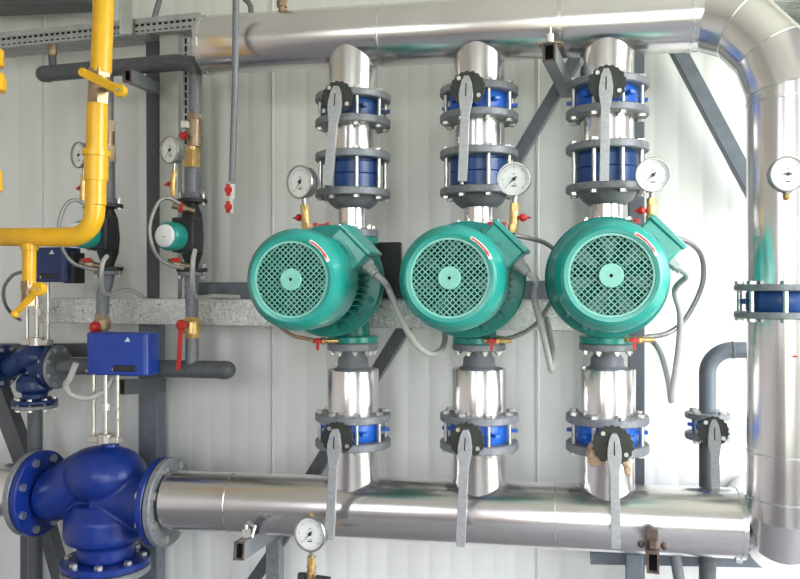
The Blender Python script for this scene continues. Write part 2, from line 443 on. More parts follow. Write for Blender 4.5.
# thin hanging pipe with two red valves
root = thing('hanging_pipe', P(233, 214, 2.18), 'thin grey pipe hanging in front of the upper header, red taps at its end', 'pipe')
obj('tube', B().tube([P(236, -12, 2.12), P(235, 90, 2.14), P(232, 184, 2.16)], 3.3*S(235, 2.15), 20), 'grey', root)
g = B().cyl(P(231.5, 182, 2.16), P(231.5, 199, 2.16), .010, 16).cyl(P(230.5, 199, 2.16), P(230.5, 214, 2.16), .0085, 16)
obj('tap_body', g, 'whitep', root)
for (yy, s_) in ((190, 1), (207, 1)):
    c = P(229, yy, 2.135); g = B().lathe([(0,0),(.010,0),(.012,.004),(.010,.010),(0,.010)], c, (0,-1,0), 12)
    g.hexa(c+V(0,-.01,0), c+V(0,-.014,0), .004); g.box(c+V(-.002,-.002,0), (.01,.008,.034))
    obj('tap_handle', g, 'red', root)

# ------------------------------------------------------------------ clad headers
def clad_run(root, name, pts, r, seams=(), n=64, miter=None):
    """polyline pipe: every straight gore is its own smooth segment, mitred at the joints"""
    pts = [Vector(p) for p in pts]; N = len(pts); g = B()
    dirs = [(pts[i+1]-pts[i]).normalized() for i in range(N-1)]
    h = None
    plane_n = []
    for i in range(N):
        if i == 0: plane_n.append(dirs[0])
        elif i == N-1: plane_n.append(dirs[-1])
        else: plane_n.append((dirs[i-1]+dirs[i]).normalized())
    # constant side vector
    side = None
    for i in range(N-2):
        c = dirs[i].cross(dirs[i+1])
        if c.length > 1e-4: side = c.normalized(); break
    if side is None: side = basis(dirs[0])[0]
    for i in range(N-1):
        d = dirs[i]; a = side - d*side.dot(d); a.normalize(); b = d.cross(a); vs = []
        for (p, nn) in ((pts[i], plane_n[i]), (pts[i+1], plane_n[i+1])):
            for k in range(n):
                t = 2*PI*k/n; q = p+(a*math.cos(t)+b*math.sin(t))*r
                s_ = (p-q).dot(nn)/d.dot(nn); vs.append(q+d*s_)
        # inset middle loops so each gore shades as a straight cylinder
        g.add(vs, [(k, (k+1) % n, n+(k+1) % n, n+k) for k in range(n)])
    e0 = [pts[0]]; 
    for (p, d) in ((pts[0], -dirs[0]), (pts[-1], dirs[-1])):
        g.lathe([(0, 0), (r, 0)], p, d, n, 0)
    o = obj(name, g, 'clad', root, 0, 60)
    return o
def seam(root, p, d, r, w=.010, name='seam_band'):
    d = Vector(d).normalized(); p = Vector(p)
    return obj(name, B().lathe([(r-.001,-w/2),(r+.0022,-w/2+.001),(r+.0022,w/2-.001),(r-.001,w/2)], p, d, 64), 'clad_end', root)

RH = .0895
hl = P(207, 45.5, 2.262); hr = P(690, 21, 2.260)
riser_x = P(785, 113, 2.15)
zc = hr.z
# upper header + elbow + riser to the blue valve
root = thing('upper_header_pipe', hl.copy(), 'stainless clad upper header with segmented elbow turning down at the right', 'pipe')
bend = .262
pts = [hl, V(hr.x, hr.y, hr.z)]
cx, cz = hr.x, riser_x.z
R_ = riser_x.x-hr.x
K = 5
poly = [hl]
# tangent polygon of the bend
ex = V(1, (riser_x.y-hr.y)/R_, 0)
tl = R_*math.tan(PI/4/ (K-1))
first = V(cx, hr.y, cz)
for k in range(K-1):
    t = PI/2*(k+.5)/(K-1); rr = R_/math.cos(PI/4/(K-1))
    q = V(0, 0, 0); q.x = cx+rr*math.sin(t); q.z = cz+rr*math.cos(t)*(hr.z-cz)/R_; q.y = hr.y+(riser_x.y-hr.y)*min(1, math.sin(t)); poly.append(q)
ztop_valve = Z(783, 284, 2.13-.09)
poly.append(V(poly[-1].x, poly[-1].y, ztop_valve))
clad_run(root, 'cladding', poly, RH)
dh = (poly[1]-poly[0]).normalized()
for (pxs) in (383, 560, 690):
    p = hl+dh*((P(pxs, 30, 2.25).x-hl.x)/dh.x); seam(root, p, dh, RH)
for k in range(1, K):
    nn = ((poly[k]-poly[k-1]).normalized()+(poly[k+1]-poly[k]).normalized()).normalized()
    cosm = nn.dot((poly[k]-poly[k-1]).normalized())
    seam(root, poly[k], nn, RH*(1+(1/cosm-1)*.5), .004)
rx, ry = poly[-1].x, poly[-1].y
seam(root, V(rx, ry, poly[-2].z-.03), (0,0,1), RH)
obj('end_cap', B().lathe([(0,.004),(RH*.98,.004),(RH+.003,.002),(RH+.003,-.012),(RH-.001,-.012)], hl, -dh, 64), 'clad_end', root)

# wafer valve on the riser
def flange_ring(z0, z1, c, r, bore=.03): return B().lathe([(0, z0),(r-.003, z0),(r, z0+.003),(r, z1-.003),(r-.003, z1),(0, z1)], V(c[0], c[1], 0), (0,0,1), 56)
zt1 = ztop_valve; zt2 = Z(783, 291, 2.02); zb1 = Z(783, 313, 2.02); zb2 = Z(783, 320, 2.02)
root = thing('riser_valve', V(rx, ry, zb2), 'dark blue wafer valve between grey flanges on the clad riser at the right', 'valve')
RF = .120
obj('flange', flange_ring(zt2, zt1, (rx, ry), RF), 'flange', root)
obj('flange', flange_ring(zb2, zb1, (rx, ry), RF), 'flange', root)
obj('valve_body', B().lathe([(0, zb1),(.088, zb1),(.092, zb1+.006),(.092, zt2-.006),(.088, zt2),(0, zt2)], V(rx, ry, 0), (0,0,1), 48), 'bluedeep', root)
g = B(); zm = (zb1+zt2)/2
for an in (200, 340):
    d = V(math.cos(math.radians(an)), math.sin(math.radians(an)), 0); g.beam(V(rx, ry, zm)+d*.08, V(rx, ry, zm)+d*.114, .014, .024, (0,0,1))
obj('centering_lug', g, 'bluedeep', root, .002)
for k in range(8):
    t = math.radians(22.5+45*k+10); p = V(rx+.106*math.cos(t), ry+.106*math.sin(t), 0)
    bolt(root, p+V(0,0,zb2), p+V(0,0,zt1), .0065, .012)
# lower riser + elbow turning back to the wall
root = thing('lower_riser_pipe', V(rx, ry, Z(783, 566, 2.1)), 'stainless clad lower riser at the right ending in an elbow towards the wall', 'pipe')
ze = Z(783, 505, 2.05)
pl = [V(rx, ry, zb2)]
R2 = .14
for k in range(3):
    t = PI/2*(k+.5)/3; rr = R2/math.cos(PI/12)
    pl.append(V(rx+.006*k, ry+R2-rr*math.cos(t), ze-rr*math.sin(t)))
pl.append(V(rx+.02, WALL-.005, ze-R2))
clad_run(root, 'cladding', pl, RH)
seam(root, V(rx, ry, Z(783, 461, 2.04)), (0,0,1), RH, .006)
seam(root, V(rx, ry, pl[1].z+.03), (0,0,1), RH, .006)
g = B().box(V(rx+.0, ry-RH-.0005, Z(783, 357, 2.04)), (.018, .001, .0025), None).box(V(rx+.0, ry-RH-.0005, Z(783, 357, 2.04)), (.003, .001, .008), None)
obj('red_mark', g, 'red', root)

# lower header
z_l = P(172, 500, 2.245); z_r = P(741, 523, 2.24)
RL = .0915
root = thing('lower_header_pipe', V(z_l.x, z_l.y, z_l.z-RL), 'stainless clad lower header running under the three pump columns', 'pipe')
dl = (z_r-z_l).normalized()
g = B().cyl(z_l, z_r, RL, 72); obj('cladding', g, 'clad', root)
for pxs in (236, 556): 
    p = z_l.lerp(z_r, (P(pxs, 500, 2.25).x-z_l.x)/(z_r.x-z_l.x)); seam(root, p, dl, RL, .004)
obj('end_cap', B().lathe([(RL-.001,-.01),(RL+.003,-.010),(RL+.003,.003),(RL-.004,.004),(RL-.010,-.002),(0,-.002)], z_r, dl, 72), 'clad_end', root)
bx_ = z_r+V(-.012, -.03, -RL+.002); obj('clip', B().box(bx_, (.018,.02,.014)), 'clad_end', root, .002)
g = B().tube(spline([P(744, 500, 2.24), P(749, 493, 2.25), P(757, 488, 2.27), P(766, 486, 2.30)]), .005, 12)
tag(obj('cable', g, 'grey'), 'short grey cable between the lower header end and the riser', 'cable')

def upper_axis(x): t = (x-hl.x)/(hr.x-hl.x); return hl.lerp(hr, t)
def lower_axis(x): t = (x-z_l.x)/(z_r.x-z_l.x); return z_l.lerp(z_r, t)

# ------------------------------------------------------------------ butterfly valves
def lever_part(root, top, bottom, wtop, notch=True, name='lever', m='lever', thick=.016):
    """cast lever with swollen head, narrow neck and a long grip"""
    top = Vector(top); bottom = Vector(bottom); d = (bottom-top); L = d.length; ey = d.normalized(); ez = V(0,-1,0); ez = (ez-ey*ez.dot(ey)).normalized(); ex = ey.cross(ez)
    w = wtop
    prof = [(-.010,-.35),(.0,-.52),(.02,-.5),(.15,-.85),(.22,-.85),(.30,-.55),(.58,-.52),(.62,-.60),(.97,-.56),(1,-.40)]
    pr = [(0,-.45*w*0.6)]
    right = [(.55*w*math.sin(t), -.012*math.cos(t)) for t in (0.0, .5, 1.0)]
    out = [(-.25*w, -.016), (.25*w, -.016), (.52*w, 0), (.72*w, .03), (.70*w, .05), (.45*w, .085), (.45*w, L*.56), (.47*w, L*.585), (.48*w, L-.003), (.42*w, L), (-.42*w, L), (-.48*w, L-.003), (-.47*w, L*.585), (-.45*w, L*.56), (-.45*w, .085), (-.70*w, .05), (-.72*w, .03), (-.52*w, 0)]
    g = B().prism(out, top, ex, ey, ez, thick)
    g.box(top+ey*.022+ez*(thick+.0002), (w*.12, .035, .0012), Matrix((ex, ey, ez)).transposed(), 1)
    return obj(name, g, [m, 'void'], root, .0022)

def butterfly(X, Y, z, r, label, blue, disc, lev, rb=.081, group=None, cat='valve', rag=False, nb=8, ph=22.5, bh=None):
    """z=(top of upper flange, underside, top of lower flange, underside)"""
    root = thing('butterfly_valve', V(X, Y, z[3]), label, cat)
    obj('flange', flange_ring(z[1], z[0], (X, Y), r), 'flange', root)
    obj('flange', flange_ring(z[3], z[2], (X, Y), r), 'flange', root)
    zm = (z[1]+z[2])/2; h2 = (z[1]-z[2])/2
    g = B().lathe([(0,-h2),(rb,-h2),(rb+.003,-h2*.7),(rb+.003,h2*.7),(rb,h2),(0,h2)], V(X, Y, zm), (0,0,1), 48)
    g.cyl(V(X, Y-rb+.01, zm), V(X, Y-.145, zm), .019, 24)
    for an in (235, 305, 10, 170):
        d = V(math.cos(math.radians(an)), math.sin(math.radians(an)), 0); g.beam(V(X, Y, zm)+d*(rb-.01), V(X, Y, zm)+d*(rb+.03*rb/.081), .010, .016, (0,0,1))
    obj('valve_body', g, blue, root, .001)
    for k in range(nb):
        t = math.radians(ph+360/nb*k); p = V(X+(r-.015)*math.cos(t), Y+(r-.015)*math.sin(t), 0)
        bolt(root, p+V(0,0,z[3]), p+V(0,0,z[0]), .006, .011)
    # notch plate
    Dd = Y-.150; c = P(disc[0], disc[1], Dd); rd = disc[2]*1.12*S(disc[0], Dd); out = []
    for k in range(72):
        t = 2*PI*k/72; rr = rd*(1 if (k//2) % 2 else .94)
        if 50 <= k <= 58: rr = rd*.55
        out.append((rr*math.cos(t), rr*math.sin(t)))
    g = B().prism(out, c, (1,0,0), (0,0,1), (0,-1,0), .007)
    obj('notch_plate', g, 'olive', root, .001)
    for (dx, dz) in ((-.48,.58), (.62,-.42)):
        q = c+V(dx*rd, -.007, dz*rd); obj('screw', B().hexa(q, q+V(0,-.005,0), .006), 'zinc', root)
    lt = P(lev[0], lev[1], Dd-.012); lb = P(lev[2], lev[3], Dd-.012)
    lever_part(root, lt, lb, lev[4]*.95*S(lev[0], Dd))
    return root

def pipe_piece(name, X, Y, z0, z1, r, label, m='clad', cat='pipe', n=56):
    g = B().cyl(V(X, Y, z0), V(X, Y, z1), r, n); o = obj(name, g, m); return tag(o, label, cat)

cols = [
 dict(px=353, ut=(86,93.5,112,120), cv=(147,155,185.5,193.5), sp2=(207,227), gf=(228,236), fan=(290.5,279.5), bot=(344,352,372,419),
      lt=(418.5,426.5,446,454), disc=(338,98,15), lev=(337,93,329,186,10), ldisc=(338,438,15), llev=(336,434,330.5,538,10), nm='first', side='left'),
 dict(px=479, ut=(78.5,86.5,106,114), cv=(144,152,183.5,191.5), sp2=(206,222), gf=(223,231), fan=(449.3,278), bot=(345,352,371,419),
      lt=(419,427,448,456.5), disc=(468,89,16), lev=(467,83,463,182,10), ldisc=(467,440,16), llev=(466,435,461,545,10), nm='middle', side='middle'),
 dict(px=607, ut=(72,80,101,109), cv=(138,146,180,188), sp2=(203,219), gf=(220,229), fan=(611.3,275.5), bot=(345,352,371,420),
      lt=(421,429,450,459), disc=(607,84,17), lev=(606,76,604,182,10), ldisc=(613,445,18), llev=(614,439,616,547,10), nm='third', side='right'),
]
word = {'first': 'left', 'middle': 'middle', 'third': 'right'}
def gauge(c, r, n, label, needle=225, red=None, stem_to=None, extra=None, sz=1):
    """round gauge facing n, centre of dial c"""
    n = Vector(n).normalized(); u, w, _ = basis(n, (0,0,1)); c = Vector(c)   # u up, w to one side
    right = u.cross(n)*-1
    right = n.cross(u)*-1
    if right.dot(V(1,0,0)) < 0: right = -right
    low = c-u*r*1.0
    root = thing('pressure_gauge', c-u*r*1.3, label, 'gauge')
    g = B().lathe([(0,-.030),(r*.9,-.030),(r*.96,-.026),(r*.96,-.004),(r*1.02,-.002),(r*1.04,.003),(r*1.0,.006),(r*.93,.006),(r*.91,0)], c, n, 48)
    obj('case', g, 'rim', root)
    g = B().lathe([(0,.0),(r*.925,.0)], c, n, 48, 0)
    for k in range(31):
        t = math.radians(225-270*k/30); major = k % 5 == 0
        L = r*(.15 if major else .08); wd = r*(.028 if major else .018)
        d = right*math.cos(t)+u*math.sin(t); e = right*-math.sin(t)+u*math.cos(t); p = c+d*(r*.80-L/2)+n*.0006
        g.add([p-d*L/2-e*wd/2, p+d*L/2-e*wd/2, p+d*L/2+e*wd/2, p-d*L/2+e*wd/2], [(0,1,2,3)], 1)
    for (dx, dz, ww, hh) in ((0,-.42,.30,.07), (.06,-.30,.18,.03), (0,.30,.14,.05)):
        p = c+right*(dx*r)+u*(dz*r)+n*.0006
        g.add([p-right*ww*r/2-u*hh*r/2, p+right*ww*r/2-u*hh*r/2, p+right*ww*r/2+u*hh*r/2, p-right*ww*r/2+u*hh*r/2], [(0,1,2,3)], 1)
    obj('dial', g, ['white', 'ink'], root)
    t = math.radians(needle); d = right*math.cos(t)+u*math.sin(t); e = right*-math.sin(t)+u*math.cos(t)
    g = B().add([c-d*r*.22-e*r*.05+n*.0025, c+d*r*.72+n*.0025, c-d*r*.22+e*r*.05+n*.0025], [(0,1,2)])
    g.cyl(c+n*.001, c+n*.004, r*.11, 16)
    obj('needle', g, 'ink', root)
    base = c-n*.015-u*r*.95
    if stem_to is not None:
        st = Vector(stem_to); dd = (st-base); L = dd.length; ax = dd.normalized()
        g = B().cyl(base, base+ax*L*.25, .007*sz, 12)
        obj('stem', g, 'rim', root)
        q0 = base+ax*L*.22
        g = B().hexa(q0, base+ax*L*.42, .0125*sz); g.cyl(base+ax*L*.42, base+ax*L*.8, .0115*sz, 20); g.hexa(base+ax*L*.8, st, .0135*sz)
        g.ring(base+ax*L*.5, base+ax*L*.54, .0135*sz, .010*sz, 20); g.ring(base+ax*L*.68, base+ax*L*.72, .0135*sz, .010*sz, 20)
        obj('brass_valve', g, 'brass', root)
        if red is not None:
            rc = base+ax*L*.62; dr = right*red
            g = B().cyl(rc+dr*.008, rc+dr*.022*sz, .005, 12).lathe([(0,0),(.009*sz,0),(.011*sz,.006),(.008*sz,.014),(.003,.018),(.002,.028),(0,.028)], rc+dr*.018*sz, dr, 14)
            obj('handle', g, 'red', root)
    return root

def pump(c, word_, fan, Xp, ztop, zbot, label):
    yf = 1.777
    fc = P(fan[0], fan[1], yf); X, Zc = fc.x, fc.z; A = (0,1,0)
    root = thing('circulation_pump', V(Xp, DP, zbot), label, 'pump')
    o = V(X, yf, Zc); gr = .0925; co = .1265
    # cowl : open in front
    prof = [(gr, .004),(gr+.002, 0),(gr+.010, -.001),(gr+.017, .003),(co-.008, .019),(co-.002, .028),(co, .040),(co, .150),(co-.004, .153),(co-.005,.150),(co-.005,.042),(co-.012,.026),(gr+.010,.010),(gr,.010)]
    obj('fan_cowl', B().lathe(prof, o, A, 72, close=True, hint=(1,0,0)), 'teal', root, 0, 30)
    # grille
    g = B(); sp = .0101; wd = .0018
    for s in (1, -1):
        d = V(s, 0, 1).normalized(); e = V(-s*1, 0, 1).normalized()
        k = -9
        while k <= 9:
            off = k*sp
            if abs(off) < gr-.002:
                L = math.sqrt(gr*gr-off*off)
                g.beam(o+V(0,.005,0)+e*off-d*L, o+V(0,.005,0)+e*off+d*L, wd, .002, e)
            k += 1
    g.ring(o+V(0,.002,0), o+V(0,.008,0), gr+.001, gr-.004, 56)
    obj('grille', g, 'tealgrid', root)
    g = B().lathe([(.004,0),(.0255,.0),(.027,.002),(.027,.006),(.004,.006)], o+V(0,-.001,0), A, 32, 0, close=True)
    g.cyl(o+V(0,.003,0), o+V(0,.0035,0), .0045, 16, 1)
    obj('grille_boss', g, ['tealgrid', 'void'], root)
    # fan and dark interior
    g = B().cyl(o+V(0,.03,0), o+V(0,.06,0), .030, 24)
    for k in range(7):
        t = 2*PI*k/7+.3; d = V(math.cos(t), 0, math.sin(t)); e = V(-math.sin(t), 0, math.cos(t))
        g.add([o+V(0,.024,0)+d*.02-e*.010, o+V(0,.024,0)+d*.083-e*.022, o+V(0,.045,0)+d*.083+e*.014, o+V(0,.045,0)+d*.02+e*.010,
               o+V(0,.027,0)+d*.02-e*.010, o+V(0,.027,0)+d*.083-e*.022, o+V(0,.048,0)+d*.083+e*.014, o+V(0,.048,0)+d*.02+e*.010],
              [(0,1,2,3),(7,6,5,4),(0,4,5,1),(1,5,6,2),(2,6,7,3),(3,7,4,0)])
    obj('fan', g, 'tealdark', root)
    # motor with fins
    m0 = yf+.060; m1 = yf+.275
    g = B().lathe([(0,0),(.100,0),(.104,.006),(.104,m1-m0),(0,m1-m0)], V(X, m0, Zc), A, 56)
    for k in range(44):
        t = 2*PI*k/44
        if 22 < math.degrees(t) < 68: continue
        d = V(math.cos(t), 0, math.sin(t))
        g.beam(V(X, m0+.03, Zc)+d*.112, V(X, m1, Zc)+d*.112, .022, .003, d)
    obj('motor', g, 'tealbody', root)
    # end bell and lantern
    g = B().lathe([(0,0),(.120,0),(.152,.008),(.156,.014),(.156,.038),(.151,.046),(.142,.062),(.128,.090),(.105,.105),(0,.105)], V(X, m1, Zc), A, 64, hint=(1,0,0))
    for k in range(8):
        t = math.radians(22.5+45*k); d = V(math.cos(t), 0, math.sin(t)); q = V(X, m1, Zc)+d*.136
        g.hexa(q+V(0,-.008,0), q+V(0,.004,0), .009)
    for k in (0, 1, 2, 3):
        t = math.radians(225+30*k); d = V(math.cos(t), 0, math.sin(t)); g.beam(V(X, m1-.03, Zc)+d*.100, V(X, m1-.03, Zc)+d*.140, .05, .008, (0,1,0))
    obj('lantern', g, 'tealbody', root)
    # volute
    yv = m1+.105
    zmid = Zc
    g = B().lathe([(0,0),(.105,0),(.120,.012),(.120,.085),(.100,.105),(0,.110)], V(X, yv-.02, zmid), A, 48)
    g.cyl(V(Xp, DP, zbot+.012), V(Xp, DP, ztop-.012), .050, 36)
    obj('volute', g, 'tealbody', root)
    for (a_, b_) in ((ztop-.020, ztop), (zbot, zbot+.020)):
        obj('pump_flange', flange_ring(a_, b_, (Xp, DP), .076), 'teal', root)
    # terminal box at 45 degrees
    q = V(1,0,1).normalized(); tt = V(1,0,-1).normalized()
    R = Matrix((q, V(0,1,0), tt)).transposed()
    bc = V(X, yf+.165, Zc)+q*.129+tt*.020
    g = B().box(bc, (.062, .110, .102), R); g.box(V(X, yf+.165, Zc)+q*.10, (.03,.08,.07), R)
    tb = obj('terminal_box', g, 'teal', root, .005)
    obj('box_lid', B().box(bc+q*.036, (.013, .116, .108), R), 'teal', tb, .003)
    k0 = bc+V(0,-.055,0)-q*.004-tt*.006
    obj('knockout', B().ring(k0+V(0,-.005,0), k0, .0150, .0105, 28).cyl(k0+V(0,-.0015,0), k0, .010, 24), 'teal', tb)
    gl = bc+tt*.051+V(0,.01,0)
    g = B().hexa(gl, gl+tt*.012, .019); g.hexa(gl+tt*.012, gl+tt*.026, .015); g.cyl(gl+tt*.026, gl+tt*.036, .012, 20)
    obj('cable_gland', g, 'conduit', tb, .001)
    # rotation arrow sticker on the cowl bevel
    def arc_strip(t0, t1, r0, r1, lift, mi, g, N=14):
        def pt(t, rr):
            tr = math.radians(t); h = -.001+max(0, rr-(gr+.010))*.571
            return o+V(math.cos(tr)*(rr+lift*.3), h-lift, math.sin(tr)*(rr+lift*.3))
        vs = []; 
        for k in range(N+1):
            t = t0+(t1-t0)*k/N; vs += [pt(t, r0), pt(t, r1)]
        g.add(vs, [(2*k, 2*k+1, 2*k+3, 2*k+2) for k in range(N)], mi); return pt
    g = B(); pt = arc_strip(62, 24, .1005, .1085, .0012, 0, g)
    arc_strip(60, 34, .1030, .1060, .0022, 1, g)
    g.add([pt(35, .1015)+V(0,-.001,0), pt(35, .1078)+V(0,-.001,0), pt(26, .1045)+V(0,-.001,0)], [(0,1,2)], 1)
    obj('rotation_sticker', g, ['whitep', 'red'], root)
    return root, gl+tt*.036, tt, q

ordw = ['first', 'second', 'third']
glands = []
for i, c in enumerate(cols):
    px = c['px']; X = XX(px, DP); w = ordw[i]+' column from the left'
    rF = .113; yF = DP-rF
    zz = lambda py, D=yF, px=px: Z(px, py, D)
    ua = upper_axis(X); la = lower_axis(X)
    # upper stub entering header
    z1 = zz(c['ut'][0]); rs = .073
    g = B(); n = 56; N = 56
    vs = []; top = []
    for k in range(N):
        t = 2*PI*k/N; x = rs*math.cos(t); y = rs*math.sin(t)
        dyy = (DP+y)-ua.y
        zz_ = ua.z-math.sqrt(max(0, (RH+.0006)**2-min(dyy*dyy, RH*RH*.98)))
        vs += [V(X+x, DP+y, z1), V(X+x, DP+y, zz_)]
    g.add(vs, [(2*k, (2*k+2) % (2*N), (2*k+3) % (2*N), 2*k+1) for k in range(N)]); 
    tag(obj('pipe_stub', g, 'clad'), 'short clad stub joining the upper header to the %s' % w, 'pipe')
    zs = [zz(q) for q in c['ut']]
    butterfly(X, DP, zs, rF, 'grey-levered butterfly valve under the upper header, %s' % w, 'bluedeep' if i == 0 else 'bluebright', c['disc'], c['lev'])
    zc4 = [zz(q) for q in c['cv']]
    pipe_piece('pipe_spool', X, DP, zc4[0], zs[3], .073, 'clad spool between butterfly valve and check valve, %s' % w)
    # check valve
    root = thing('check_valve', V(X, DP, zc4[3]), 'dark blue check valve clamped by long bolts, %s' % w, 'valve')
    obj('flange', flange_ring(zc4[1], zc4[0], (X, DP), rF), 'flange', root)
    obj('flange', flange_ring(zc4[3], zc4[2], (X, DP), rF), 'flange', root)
    zm = (zc4[1]+zc4[2])/2
    g = B().lathe([(0, zc4[2]),(.080, zc4[2]),(.084, zc4[2]+.004),(.084, zm-.002),(.081, zm),(.084, zm+.002),(.084, zc4[1]-.010),(.080, zc4[1]-.006),(.080, zc4[1]),(0, zc4[1])], V(X, DP, 0), (0,0,1), 56)
    obj('valve_body', g, 'bluedeep', root)
    for k in range(8):
        t = math.radians(22.5+45*k); p = V(X+(rF-.016)*math.cos(t), DP+(rF-.016)*math.sin(t), 0)
        bolt(root, p+V(0,0,zc4[3]), p+V(0,0,zc4[0]), .006, .011)
    # cone + small spool + pump counter flange
    zq = Z(px, c['sp2'][0], DP-.05)
    g = B().lathe([(0, zc4[3]),(.080, zc4[3]),(.079, zc4[3]-.006),(.068, zq+.012),(.052, zq),(0, zq)], V(X, DP, 0), (0,0,1), 48)
    tag(obj('pipe_reducer', g, 'grey'), 'grey cone reducer below the check valve, %s' % w, 'pipe')
    zr = Z(px, c['gf'][0], DP-.075)
    pipe_piece('pipe_spool', X, DP, zr, zq, .044, 'narrow shiny spool just above the green pump, %s' % w)
    zg = Z(px, c['gf'][1], DP-.075)
    root = thing('counter_flange', V(X, DP, zg), 'grey bolted flange on top of the green pump, %s' % w, 'flange')
    obj('flange_disc', flange_ring(zg, zr, (X, DP), .076), 'flange', root)
    for k in range(8):
        t = math.radians(22.5+45*k); p = V(X+.062*math.cos(t), DP+.062*math.sin(t), zg)
        bolt(root, p, p+V(0,0,zr-zg), .005, .009, ends=False)
    # pump
    zb = Z(px, c['bot'][0], DP-.075)
    sd = {0: 'leftmost green pump, its gauge standing on the left side', 1: 'middle green pump with gauge and brass tap on its right', 2: 'rightmost green pump, seen almost square to its fan grille'}[i]
    pr, gl, tt, q = pump(c, w, c['fan'], X, zg, zb, sd)
    glands.append((gl, tt))
    z2 = Z(px, c['bot'][1], DP-.075); z3 = Z(px, c['bot'][2], DP-.075); z4 = zz(c['lt'][0])
    root = thing('pipe_reducer', V(X, DP, z3), 'grey flanged neck under the green pump, %s' % w, 'pipe')
    obj('flange_disc', flange_ring(z2, zb, (X, DP), .077), 'flange', root)
    L = z2-z3
    obj('neck', B().lathe([(0, z2),(.037, z2),(.037, z2-L*.25),(.045, z2-L*.45),(.046, z2-L*.80),(.050, z2-L*.90),(.058, z3+.003),(.058, z3-.002),(0, z3-.002)], V(X, DP, 0), (0,0,1), 44), 'grey', root)
    for k in range(8):
        t = math.radians(22.5+45*k); p = V(X+.063*math.cos(t), DP+.063*math.sin(t), zb)
        bolt(root, p, p+V(0,0,z2-zb), .005, .009, ends=False)
    g = B().lathe([(0, z4),(.077, z4),(.077, z3-.001),(.0765, z3),(.070, z3),(.070,z3-.004),(0, z3-.004)], V(X, DP, 0), (0,0,1), 64)
    tag(obj('pipe_spool', g, 'clad'), 'wide mirror-bright spool below the green pump, %s' % w, 'pipe')
    zl = [zz(q_) for q_ in c['lt']]
    vr = butterfly(X, DP, zl, rF, 'bright blue butterfly valve above the lower header, %s' % w, 'bluebright', c['ldisc'], c['llev'])
    # lower stub
    rs = .075; g = B(); vs = []
    for k in range(N):
        t = 2*PI*k/N; x = rs*math.cos(t); y = rs*math.sin(t); dyy = (DP+y)-la.y
        zz_ = la.z+math.sqrt(max(0, (RL+.0006)**2-min(dyy*dyy, RL*RL*.98)))
        vs += [V(X+x, DP+y, zl[3]), V(X+x, DP+y, zz_)]
    g.add(vs, [(2*k+1, (2*k+3) % (2*N), (2*k+2) % (2*N), 2*k) for k in range(N)])
    tag(obj('pipe_stub', g, 'clad'), 'short clad stub rising from the lower header, %s' % w, 'pipe')

# tan rag behind the third lower lever
g = B(); random.seed(3)
for (cx_, cy_, rr, sc) in ((592, 452, .020, (.8,.5,1.3)), (594, 461, .018, (1.1,.5,.8)), (625, 462, .013, (.8,.5,1.1)), (628, 470, .014, (.9,.5,1.2)), (608, 456, .018, (1.6,.4,.7))):
    g.ball(P(cx_, cy_, DP-.140), rr, 16, 0, sc)
o = obj('rag', g, 'tan'); tag(o, 'tan cloth rag tucked behind the lever of the lower right butterfly valve', 'rag')
md = o.modifiers.new('rm', 'REMESH'); md.mode = 'VOXEL'; md.voxel_size = .003
tx = bpy.data.textures.new('crumple', 'CLOUDS'); tx.noise_scale = .015
md = o.modifiers.new('dp', 'DISPLACE'); md.texture = tx; md.strength = .010
# black plate behind the first pump
c = P(388, 270, 2.40)
tag(obj('backing_plate', B().box(c, (.085, .03, .175)), 'black', None, .003), 'black square plate on the beam behind the leftmost green pump', 'plate')

# gauges of the pumps
def faced(px, D, turn=0.0):
    return V(math.sin(turn), -math.cos(turn), 0)
GD = 2.06
gauge(P(300, 182, GD), 16.3*S(300, GD), V(-.35,-1,-.05), 'gauge with pale dial left of the leftmost pump column, on a brass tap', 235, -1, P(306.5, 229, GD+.03), None)
gauge(P(514, 179, GD), 16.5*S(514, GD), V(-.12,-1,-.05), 'gauge right of the middle pump column, red knob to its right', 222, 1, P(513, 232, GD+.02), None)
gauge(P(653, 175, GD), 16.8*S(653, GD), V(.05,-1,-.05), 'gauge right of the rightmost pump column, red knob to its left', 222, -1, P(651, 222, GD+.02), None)
gauge(P(788, 174, 2.025), 17.5*S(788, 2.025), V(.1,-1,-.03), 'gauge mounted on the clad riser at the right edge', 180, None, P(787, 200, 2.075), None, .6)
rg = gauge(P(310, 534, GD), 17*S(310, GD), V(-.15,-1,.05), 'gauge in front of the lower header, beside the lowest left lever', 228, None, P(310.5, 583, GD+.01), None)
obj('top_screw', B().hexa(P(310.5, 516.5, GD+.01), P(310.5, 513, GD+.01), .006), 'brass', rg)
g = B().cyl(P(299, 577, GD), P(305, 577, GD), .013, 16).cyl(P(316, 578, GD), P(330, 580, GD), .009, 16); obj('tap_arm', g, 'blackp', rg)

